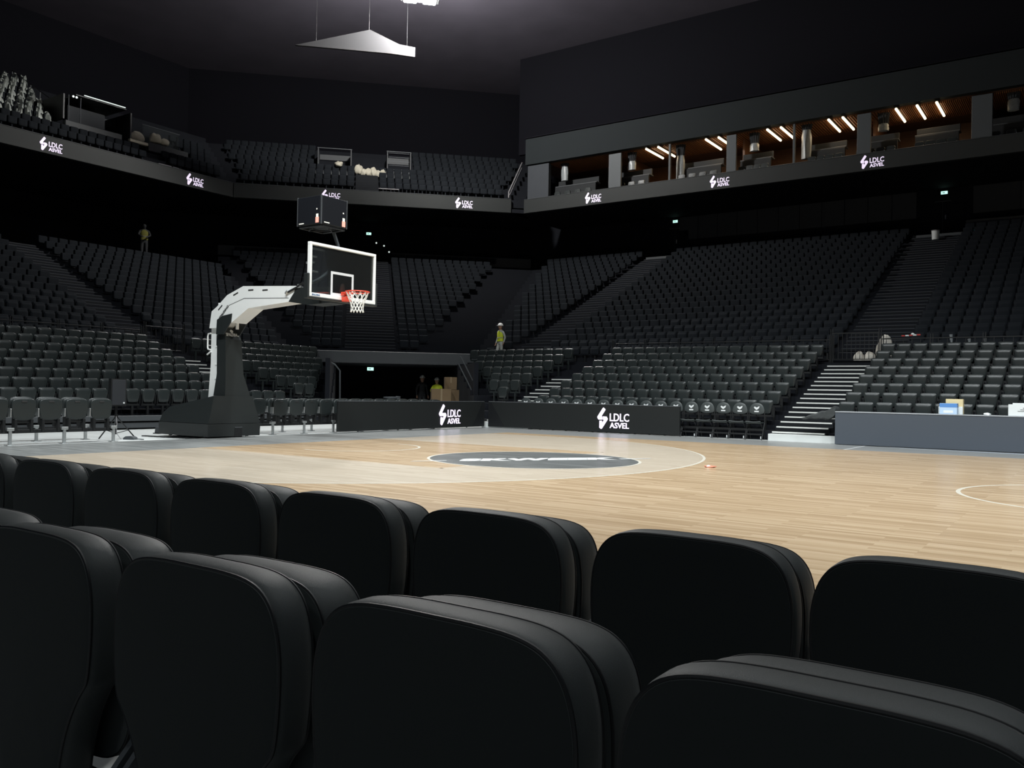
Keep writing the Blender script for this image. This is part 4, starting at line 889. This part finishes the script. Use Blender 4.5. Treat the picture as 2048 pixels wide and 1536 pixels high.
for a in (200, 320, 80):
    c, s = math.cos(math.radians(a)), math.sin(math.radians(a)); MB().tube([(0, 0, 0.5), (0.42*c, 0.42*s, 0.012)], 0.013, 6).obj('leg', M['blackmetal'], t); MB().tube([(0, 0, 0.14), (0.25*c, 0.25*s, 0.20)], 0.009, 6).obj('brace', M['blackmetal'], t)
MB().tube([(0.03, -0.02, 0.5), (0.08, -0.03, 0.35), (0.05, -0.02, 0.15), (0.12, 0.05, 0.012)], 0.008, 5).obj('cable', M['fin'], t)
t = thing('floor_box', 'small grey cable box lying on the pale floor by the tripod', 'box', (-3.25, 5.72, -0.02), 0.4)
MB().prism([(-0.13, 0), (0.13, 0), (0.11, 0.05), (0.05, 0.075), (-0.07, 0.07), (-0.12, 0.04)], -0.07, 0.07).obj('body', M['grey'], t); MB().tube([(0.12, 0, 0.02), (0.2, 0.05, 0.012), (0.3, 0.02, 0.012)], 0.01, 5).obj('plug_lead', M['grey'], t)
t = thing('support_block', 'dark block supporting the stand beside the hoop base', 'block', (-4.95, 7.5, -0.02))
MB().prism([(-0.09, 0.02), (0.09, 0.02), (0.06, 0.16), (-0.06, 0.16)], -0.07, 0.07).obj('body', M['darkgrey'], t); MB().bbox(-0.12, 0.12, -0.1, 0.1, 0, 0.02, 0.004).obj('plate', M['blackmetal'], t)
t = thing('cable_ramp', 'dark ribbed cable ramp on the floor at the foot of the hoop base', 'cable ramp', (-3.3, 6.72, -0.02), 0.12)
for i in range(9): MB().bbox(-0.9+i*0.2, -0.735+i*0.2, -0.06, 0.06, 0, 0.022, 0.004).obj('segment', M['blackmetal'], t)
t = lump('wrapper', 'crumpled red and white wrapper lying on the wooden court', 'wrapper', (8.62, 8.25, 0.001), (0.085, 0.05, 0.018), 11, 'wrap', amp=0.35)
vs, fs = blob(6, 10, 0.05, 0.04, 0.018, 12, 0.3); MB().add([(x-0.02, y, z+0.018) for x, y, z in vs], fs).obj('white_patch', M['paper'], t)

# first-row platforms of the left stand (dark base)
struct(MB().bbox(-7.25, -7.0, 3.0, 14.2, 0.20, 0.34, 0.01).obj('trim_left_stand_edge', M['darkgrey']))
struct(MB().bbox(-7.28, -7.05, 3.0, 14.2, 0.02, 0.16, 0.01).obj('trim_left_stand_kick', M['darkgrey']))
struct(MB().bbox(-1.4, 6.5, 18.03, 18.05, 0.02, 0.2, 0.01).obj('trim_far_stand_kick', M['riser']))

# ------------------------------------------------------------------ cardboard boxes in the tunnel mouth
carton('cardboard_box', 'large brown cardboard box standing at the tunnel mouth, tallest stack', -7.19, 20.81, -0.02, 0.74, 0.5, 1.22, 'card', 'cardboard box', 'tape', math.pi/4)
carton('cardboard_box', 'smaller brown box on top of the rear cardboard box', -7.27, 21.48, 1.18, 0.46, 0.40, 0.48, 'card', 'cardboard box', 'tape', math.pi/4)
carton('cardboard_box', 'brown box under the smaller box, half hidden by the large one', -7.27, 21.48, -0.02, 0.64, 0.48, 1.19, 'card', 'cardboard box', None, math.pi/4)
t = thing('cable_coil', 'pale coil lying on the floor seats before the tunnel', 'coil', (-3.9, 14.5, 0.86)); MB().tube([(0.22*math.cos(i*0.5), 0.28*math.sin(i*0.5), 0.012+0.002*i) for i in range(30)], 0.012, 5).obj('loop', M['grey'], t)

# ------------------------------------------------------------------ sacks, wrapped goods and odds and ends in the stands
for i, (x, z, r, lab) in enumerate(((7.22, 2.26, (0.17, 0.14, 0.20), 'smaller whitish sack lying behind the gate, nearest the folding chairs'), (7.55, 2.26, (0.19, 0.15, 0.19), 'rounded whitish sack behind the gate beside the upright bundle'))):
    lump('sack', lab, 'sack', (x, 24.25, z), r, 20+i, 'sackfilm', 'sacks behind the gate')
t = lump('wrapped_bundle', 'tall upright bundle in whitish film behind the gate at the steps', 'bundle', (7.98, 24.3, 2.26), (0.24, 0.16, 0.50), 31, 'sackfilm', amp=0.10)
for i, (x, z, lab) in enumerate(((9.84, 2.75, 'tallest thin white roll between the upper seats above the table'), (10.33, 2.70, 'second thin white roll between the upper seats above the table'), (10.75, 2.70, 'third thin white roll between the upper seats above the table'))):
    t = thing('white_roll', lab, 'roll', (x, 24.42, z-0.4), 0, 'thin white rolls'); MB().tube([(0, 0, 0), (0.01, 0, 0.6), (0, -0.02, 0.78 if i == 0 else 0.68)], [0.035, 0.04, 0.05], 8).obj('roll', M['film'], t, True); MB().tube([(0, 0, -0.02), (0, 0, 0.02)], 0.04, 8).obj('end_cap', M['paper'], t)
t = thing('barrier_tape', 'short red and white barrier tape tied to the railing', 'tape', (8.78, 24.2, 3.1))
for i in range(5): MB().bbox(-0.30+i*0.11, -0.20+i*0.11, -0.008, 0.008, -0.02+0.006*i, 0.02+0.006*i, 0.003).obj('stripe', M['red' if i % 2 == 0 else 'paper'], t)
lump('glove', 'small white glove on the railing above the red and white tape', 'glove', (8.80, 24.2, 3.12), (0.05, 0.03, 0.035), 8, 'paper')
t = thing('bin', 'small white bin at the head of the dark upper steps', 'bin', (7.54, 36.6, 8.12)); MB().tube([(0, 0, 0), (0, 0, 0.38)], [0.14, 0.16], 14).obj('drum', M['paper'], t, 60); MB().tube([(0, 0, 0.375), (0, 0, 0.41)], 0.168, 14).obj('lid', M['fin'], t, 60)
t = thing('teal_strap', 'teal strap over the seat edge beside the head of the dark steps', 'strap', (8.72, 36.6, 8.38)); MB().bbox(-0.06, 0.34, -0.02, 0.02, 0, 0.05, 0.006).obj('band', M['teal'], t); MB().bbox(-0.09, -0.05, -0.02, 0.02, -0.12, 0.05, 0.006).obj('hanging_end', M['teal'], t)
for i, (u, D, z, r, lab) in enumerate(((6.35, 36.15, 12.98, (0.28, 0.22, 0.30), 'cream sack nearest the glass-walled opening on the corner balcony'), (6.62, 36.1, 12.9, (0.25, 0.2, 0.22), 'second cream sack in the heap on the corner balcony'), (6.88, 36.15, 12.9, (0.27, 0.22, 0.24), 'third cream sack in the heap on the corner balcony'),
        (7.15, 36.1, 12.88, (0.24, 0.2, 0.28), 'fourth cream sack in the heap on the corner balcony'), (7.42, 36.15, 12.86, (0.27, 0.2, 0.22), 'fifth cream sack in the heap on the corner balcony'), (7.68, 36.1, 12.9, (0.2, 0.18, 0.22), 'cream sack nearest the barred opening on the corner balcony'), (5.25, 36.4, 13.4, (0.3, 0.2, 0.16), 'cream sack lying inside the glass-walled opening'))):
    lump('sack', lab, 'sack', TS('corner', u, D, z), (r[0]*0.72, r[1], r[2]), 60+i, 'bag', 'cream sacks on the balcony', amp=0.22)
for i, (x, y, z, r, lab) in enumerate(((-25.1, 19.05, 12.9, (0.25, 0.38, 0.30), 'domed cream sack beside the black cabin on the balcony'), (-25.1, 20.05, 13.15, (0.25, 0.32, 0.25), 'cream sack in the small glass pen on the balcony'), (-25.1, 20.55, 13.15, (0.22, 0.25, 0.18), 'second cream sack in the small glass pen on the balcony'))):
    lump('sack', lab, 'sack', (x, y, z), r, 80+i, 'bag', 'cream sacks on the balcony')
tag(MB().bbox(-24.7, -24.5, 18.35, 19.3, 12.72, 12.86, 0.02).obj('board_offcut', M['bag']), 'pale board lying below the domed sack on the balcony', 'board')
tag(MB().bbox(-24.0, -23.9, 19.5, 20.7, 11.82, 11.86, 0.01).obj('metal_strip', M['fin']), 'bright metal strip on the balcony edge before the corner', 'strip')
tag(MB().bbox(7.41, 8.5, 34.2, 34.26, 11.80, 11.85, 0.01, 0, TM('corner')).obj('metal_strip', M['fin']), 'bright metal strip on the corner balcony edge under the barred opening', 'strip')

# stair openings on the balcony
def opening(sec, u0, u1, D0, D1, z0, z1, label, m='darkgrey', bars=0):
    t = thing('stair_opening', label, 'enclosure', TS(sec, (u0+u1)/2, D0, z0), SEC[sec][0]); h = (u1-u0)/2; H_ = z1-z0; dd = D1-D0
    MB().bbox(-h-0.1, h+0.1, -0.12, 0.06, -0.45, 0.0, 0.01).obj('front_parapet', M[m], t); MB().bbox(-h, -h+0.06, 0, dd, 0, H_, 0.005).obj('side_wall', M[m], t); MB().bbox(h-0.06, h, 0, dd, 0, H_, 0.005).obj('side_wall', M[m], t)
    MB().bbox(-h, h, dd, dd+0.05, 0, H_, 0.005).obj('rear_wall', M[m], t); MB().bbox(-h-0.02, h+0.02, -0.02, 0.03, H_-0.04, H_, 0.004).obj('top_rail', M['grey'], t)
    for i in range(bars): MB().bbox(-h+0.1, h-0.1, -0.005, 0.005, H_*(i+0.5)/bars, H_*(i+0.5)/bars+0.025, 0.002).obj('bar', M['grey'], t)
    return t
opening('corner', 4.1, 5.95, 36.75, 38.2, 13.42, 14.5, 'dark glass-walled stair opening on the corner balcony before the sacks')
opening('corner', 7.9, 9.25, 36.75, 38.2, 13.4, 14.55, 'dark barred stair opening on the corner balcony past the sacks', bars=5)
st = struct(link('staircase', None))
for i in range(9): MB().bbox(6.2, 7.4, 34.25+0.31*i, 34.6+0.31*i, 11.6+0.21*i, 11.83+0.21*i, 0.005, 0, TM('corner')).obj('step', M['stepdark'], st)
struct(MB().box(5.9, 7.95, 36.9, 38.5, 12.0, 13.4, 0, TM('corner')).obj('wall_stair_void', M['curtain']))
t = thing('control_cabin', 'black control cabin with a light strip on its roof edge on the balcony', 'cabin', (-24.9, 16.9, 12.75))
MB().bbox(-2.2, -2.1, -1.55, 1.9, 0, 1.5, 0.01).obj('rear_wall', M['darkgrey'], t); MB().bbox(-2.1, 0.0, -1.55, -1.47, 0.3, 1.45, 0.01).obj('side_wall', M['blackmetal'], t); MB().bbox(-2.1, 0.3, 1.5, 1.58, -0.6, 1.35, 0.01).obj('side_wall', M['blackmetal'], t)
MB().bbox(-0.1, 0.15, -1.5, 1.2, -0.35, 0.25, 0.02).obj('desk_front', M['darkgrey'], t); MB().bbox(-2.15, 0.05, -1.0, 1.45, 1.50, 1.56, 0.01).obj('roof', M['blackmetal'], t)
MB().tube([(0.06, -0.62, 1.60), (0.06, 1.38, 1.60)], 0.022, 8).obj('light_strip', M['cool'], t); MB().bbox(-0.9, -0.85, -0.9, 0.9, 0.25, 1.25, 0.01).obj('inner_screen', M['panelgrey'], t)
for y in (-1.1, -0.95): MB().tube([(0, y, 1.42), (0.03, y, 1.42)], 0.05, 8).obj('spot_lamp', M['cool'], t)
for y in (-1.3, -0.75): MB().bbox(-0.02, 0.02, y-0.015, y+0.015, 0.25, 1.45, 0.004).obj('post', M['grey'], t)
t = thing('glass_pen', 'small glass-sided pen with sacks next to the black cabin', 'enclosure', (-24.9, 20.5, 12.9))
MB().bbox(-0.2, 0.1, -1.0, 1.2, -0.3, 0.12, 0.02).obj('parapet', M['darkgrey'], t); MB().box(-0.6, -0.59, -0.9, 1.1, 0.1, 1.1).obj('glass_pane', M['glass'], t); MB().bbox(-0.62, -0.57, -0.95, 1.15, 1.1, 1.13, 0.005).obj('top_rail', M['grey'], t)
st = struct(link('staircase', None))
for i in range(8): MB().bbox(-30.2+0.31*i, -29.85+0.31*i, 15.6, 16.9, 15.3-0.21*i, 15.5-0.21*i, 0.005).obj('step', M['fin'], st)
t = thing('stair_posts', 'thin upright posts beside the pale steps high on the balcony', 'railing', (-28.0, 15.42, 13.6))
for i in range(5): MB().bbox(-0.02, 0.02, -0.02, 0.02, 0, 1.1, 0.004).obj('post', M['grey'], t, loc=(-1.8+0.9*i, 0, 1.5-0.5*i))
MB().tube([(-1.8, 0, 2.6), (1.8, 0, 0.6)], 0.02, 6).obj('rail', M['blackmetal'], t)

# ------------------------------------------------------------------ ceiling lamp
t = thing('ceiling_floodlight', 'very bright twin floodlight under the dark ceiling', 'lamp', TS('corner', 8.85, 25.6, 18.1)); t.rotation_euler.z = math.radians(45)
MB().bbox(-0.85, 0.85, -0.25, 0.25, 0.05, 0.25, 0.03).obj('housing', M['blackmetal'], t)
for x in (-0.42, 0.42): MB().bbox(x-0.28, x+0.28, -0.22, 0.22, -0.02, 0.05, 0.03).obj('lens', M['lamp'], t)
MB().tube([(0, 0, 0.2), (0, 0, 2.42)], 0.02, 8).obj('hanger', M['pipe'], t)
d = bpy.data.lights.new('floodlight_spill', 'POINT'); d.energy = 6500; d.shadow_soft_size = 0.5; d.color = (1, 0.98, 0.94)
o = bpy.data.objects.new('floodlight_spill', d); C.link(o); o.location = TS('corner', 8.85, 25.6, 17.75)
d = bpy.data.lights.new('floodlight_beam', 'SPOT'); d.energy = 1500; d.spot_size = math.radians(120); d.spot_blend = 1; d.shadow_soft_size = 0.4
o = bpy.data.objects.new('floodlight_beam', d); C.link(o); o.location = TS('corner', 8.85, 25.6, 17.8); o.rotation_euler = (Vector((3, 10, 0))-TS('corner', 8.85, 25.6, 17.8)).to_track_quat('-Z', 'Y').to_euler()

# ------------------------------------------------------------------ people
def person(label, loc, rot, pose, zones, helmet=True, height=1.78, vest=True, vm='hivis'):
    J = pose; verts = []; edges = []; rad = []
    def add(p, r, par=None):
        verts.append(p); rad.append(r); i = len(verts)-1
        if par is not None: edges.append((par, i))
        return i
    pel = add((0, 0, 0.95), (0.155, 0.115)); ab = add((0, 0, 1.10), (0.145, 0.10), pel); ch = add((0, -0.01, 1.30), (0.165, 0.115), ab); sh = add((0, 0, 1.43), (0.13, 0.085), ch); nk = add((0, -0.01, 1.52), (0.055, 0.055), sh)
    hx, hy = J.get('head', (0, -0.02)); hd0 = add((hx*0.5, hy, 1.58), (0.072, 0.082), nk); hd = add((hx, hy, 1.66), (0.078, 0.095), hd0); hd2 = add((hx, hy+0.005, 1.745), (0.06, 0.075), hd)
    add((hx, hy-0.115, 1.635), (0.012, 0.012), hd)
    for s in (-1, 1):
        add((hx+s*0.085, hy+0.01, 1.645), (0.012, 0.018), hd)
        k = 'L' if s < 0 else 'R'; el, wr_ = J['el'+k], J['wr'+k]
        a = add((s*0.19, 0, 1.41), (0.062, 0.062), sh); e = add(el, (0.047, 0.047), a); q = add(wr_, (0.033, 0.033), e)
        dv = (Vector(wr_)-Vector(el)).normalized(); sd = dv.cross(Vector((0, 1, 0))).normalized() if abs(dv.y) < 0.9 else Vector((1, 0, 0)); pm = Vector(wr_)+dv*0.07; pq = add(tuple(pm), (0.036, 0.018), q)
        for f_ in range(4):
            b = pm+sd*(0.027-0.018*f_); ln = (0.06, 0.072, 0.066, 0.05)[f_]; i1 = add(tuple(b+dv*0.035), (0.009, 0.009), pq); add(tuple(b+dv*(0.035+ln*0.6)+Vector((0, -0.012, 0))), (0.008, 0.008), i1)
        tb_ = Vector(wr_)+dv*0.03+sd*0.035; i1 = add(tuple(tb_), (0.010, 0.010), q); add(tuple(tb_+dv*0.04+sd*0.012), (0.009, 0.009), i1)
        hp_ = add((s*0.095, 0, 0.90), (0.095, 0.10), pel); kn = add(J['kn'+k], (0.062, 0.066), hp_); an = add(J['an'+k], (0.045, 0.05), kn)
        ax, ay, az = J['an'+k]; add((ax, ay+0.04, 0.045), (0.04, 0.045), an); tt = add((ax+s*0.02, ay-0.14, 0.04), (0.042, 0.035), an); add((ax+s*0.025, ay-0.20, 0.032), (0.035, 0.025), tt)
    me = bpy.data.meshes.new('person'); me.from_pydata(verts, edges, []); o = bpy.data.objects.new('person_tmp', me); C.link(o)
    md = o.modifiers.new('skin', 'SKIN'); md.use_smooth_shade = True
    for i, v in enumerate(me.skin_vertices[0].data): v.radius = rad[i]; v.use_root = (i == 0)
    o.modifiers.new('sub', 'SUBSURF').levels = 1
    bpy.context.view_layer.update(); dg = bpy.context.evaluated_depsgraph_get(); nm = bpy.data.meshes.new_from_object(o.evaluated_get(dg)); nm.name = 'person'
    bpy.data.objects.remove(o); bpy.data.meshes.remove(me)
    nm.materials.clear()
    for z in zones: nm.materials.append(M[z])
    for p in nm.polygons:
        c = p.center; i = 0
        if c.z > 1.50: i = 0
        elif abs(c.x) > 0.19 and any((Vector(c)-Vector(J['wr'+s])).length < 0.16 and c.z < J['wr'+s][2]+0.0 for s in 'LR'): i = 0
        elif c.z < 0.13: i = 3
        elif c.z < 0.98 and abs(c.x) < 0.26: i = 2
        else: i = 1
        p.material_index = i
    t = link('person', nm, None, loc, rot); tag(t, label, 'person'); t.scale = (height/1.8,)*3
    hx, hy = J.get('head', (0, -0.02))
    for s in (-1, 1): MB().add(*blob(5, 8, 0.010, 0.006, 0.008, 1, 0)).obj('eye', M['darkprint'], t, loc=(hx+s*0.03, hy-0.093, 1.667))
    MB().bbox(-0.022, 0.022, -0.004, 0.004, -0.004, 0.004, 0.002).obj('mouth', M['darkprint'], t, loc=(hx, hy-0.092, 1.598))
    if helmet:
        vs = []; fs = []; n = 20; m_ = 6
        for i in range(m_+1):
            th = math.pi/2*i/m_
            for j in range(n):
                a = 2*math.pi*j/n; vs.append((0.112*math.cos(th)*math.cos(a), 0.135*math.cos(th)*math.sin(a), 0.125*math.sin(th)))
        for i in range(m_):
            for j in range(n): fs.append((i*n+j, i*n+(j+1) % n, (i+1)*n+(j+1) % n, (i+1)*n+j))
        hm = MB().add(vs, fs); hm.prism([(0.125*math.cos(a_*0.3142), 0.150*math.sin(a_*0.3142)-0.01-(0.04 if math.sin(a_*0.3142) < -0.5 else 0)) for a_ in range(20)], -0.008, 0.004, axis='z')
        hm.obj('helmet', M['helmet'], t, 50, (hx, hy+0.005, 1.70))['label'] = 'white safety helmet'
    if vest:
        vs = []; fs = []; n = 20
        prof = [(0.98, 0.180, 0.135), (1.08, 0.168, 0.125), (1.2, 0.178, 0.13), (1.32, 0.192, 0.135), (1.41, 0.165, 0.115), (1.46, 0.115, 0.085)]
        for z, rx, ry in prof:
            for j in range(n): a = 2*math.pi*j/n; vs.append((rx*math.cos(a), ry*math.sin(a)-0.005, z))
        for i in range(len(prof)-1):
            for j in range(n): fs.append((i*n+j, i*n+(j+1) % n, (i+1)*n+(j+1) % n, (i+1)*n+j))
        vt = MB().add(vs, fs).obj('vest', M[vm], t, 70); vt['label'] = 'yellow high-visibility vest'
        MB().tube([(0.176*math.cos(a_*0.3142), 0.131*math.sin(a_*0.3142)-0.005, 1.14) for a_ in range(20)], 0.016, 4, closed=True).obj('reflective_band', M['fin'], vt)
    return t
stand = dict(elL=(-0.25, 0.03, 1.15), elR=(0.25, 0.03, 1.15), wrL=(-0.26, -0.06, 0.92), wrR=(0.26, -0.06, 0.92), knL=(-0.10, -0.02, 0.50), knR=(0.10, -0.02, 0.50), anL=(-0.11, 0.03, 0.09), anR=(0.11, 0.03, 0.09))
walk = dict(stand, elR=(0.26, 0.08, 1.16), wrR=(0.25, 0.0, 0.92), knL=(-0.10, -0.10, 0.51), anL=(-0.11, -0.08, 0.09), head=(0.02, -0.03))
reach = dict(stand, elL=(-0.26, -0.12, 1.2), wrL=(-0.16, -0.34, 1.12), elR=(0.27, -0.1, 1.2), wrR=(0.14, -0.35, 1.10), head=(0.0, -0.06))
person('person in white helmet and yellow vest standing on the stand landing by the corner', (-6.82, 24.15, 2.33), math.radians(-20), walk, ('skin', 'cloth', 'cloth', 'darkcloth'), height=1.62)
person('person in white helmet and yellow vest bending behind the large cardboard box', (-10.56, 24.64, -0.02), math.radians(25), reach, ('skin', 'hivis', 'darkcloth', 'darkcloth'), height=1.72)
person('person in dark clothes and white helmet in the shade of the tunnel', (-11.68, 24.93, -0.02), math.radians(60), stand, ('skin', 'darkcloth', 'darkcloth', 'darkcloth'), vest=False, height=1.82)
person('dim person in yellow vest standing under the balcony behind the stand', (-25.4, 19.75, 7.30), math.radians(60), reach, ('darkcloth', 'darkcloth', 'darkcloth', 'darkcloth'), helmet=False, height=1.85, vm='hivis_shaded')  # shade painted in: darkened vest, dark cloth for the skin too
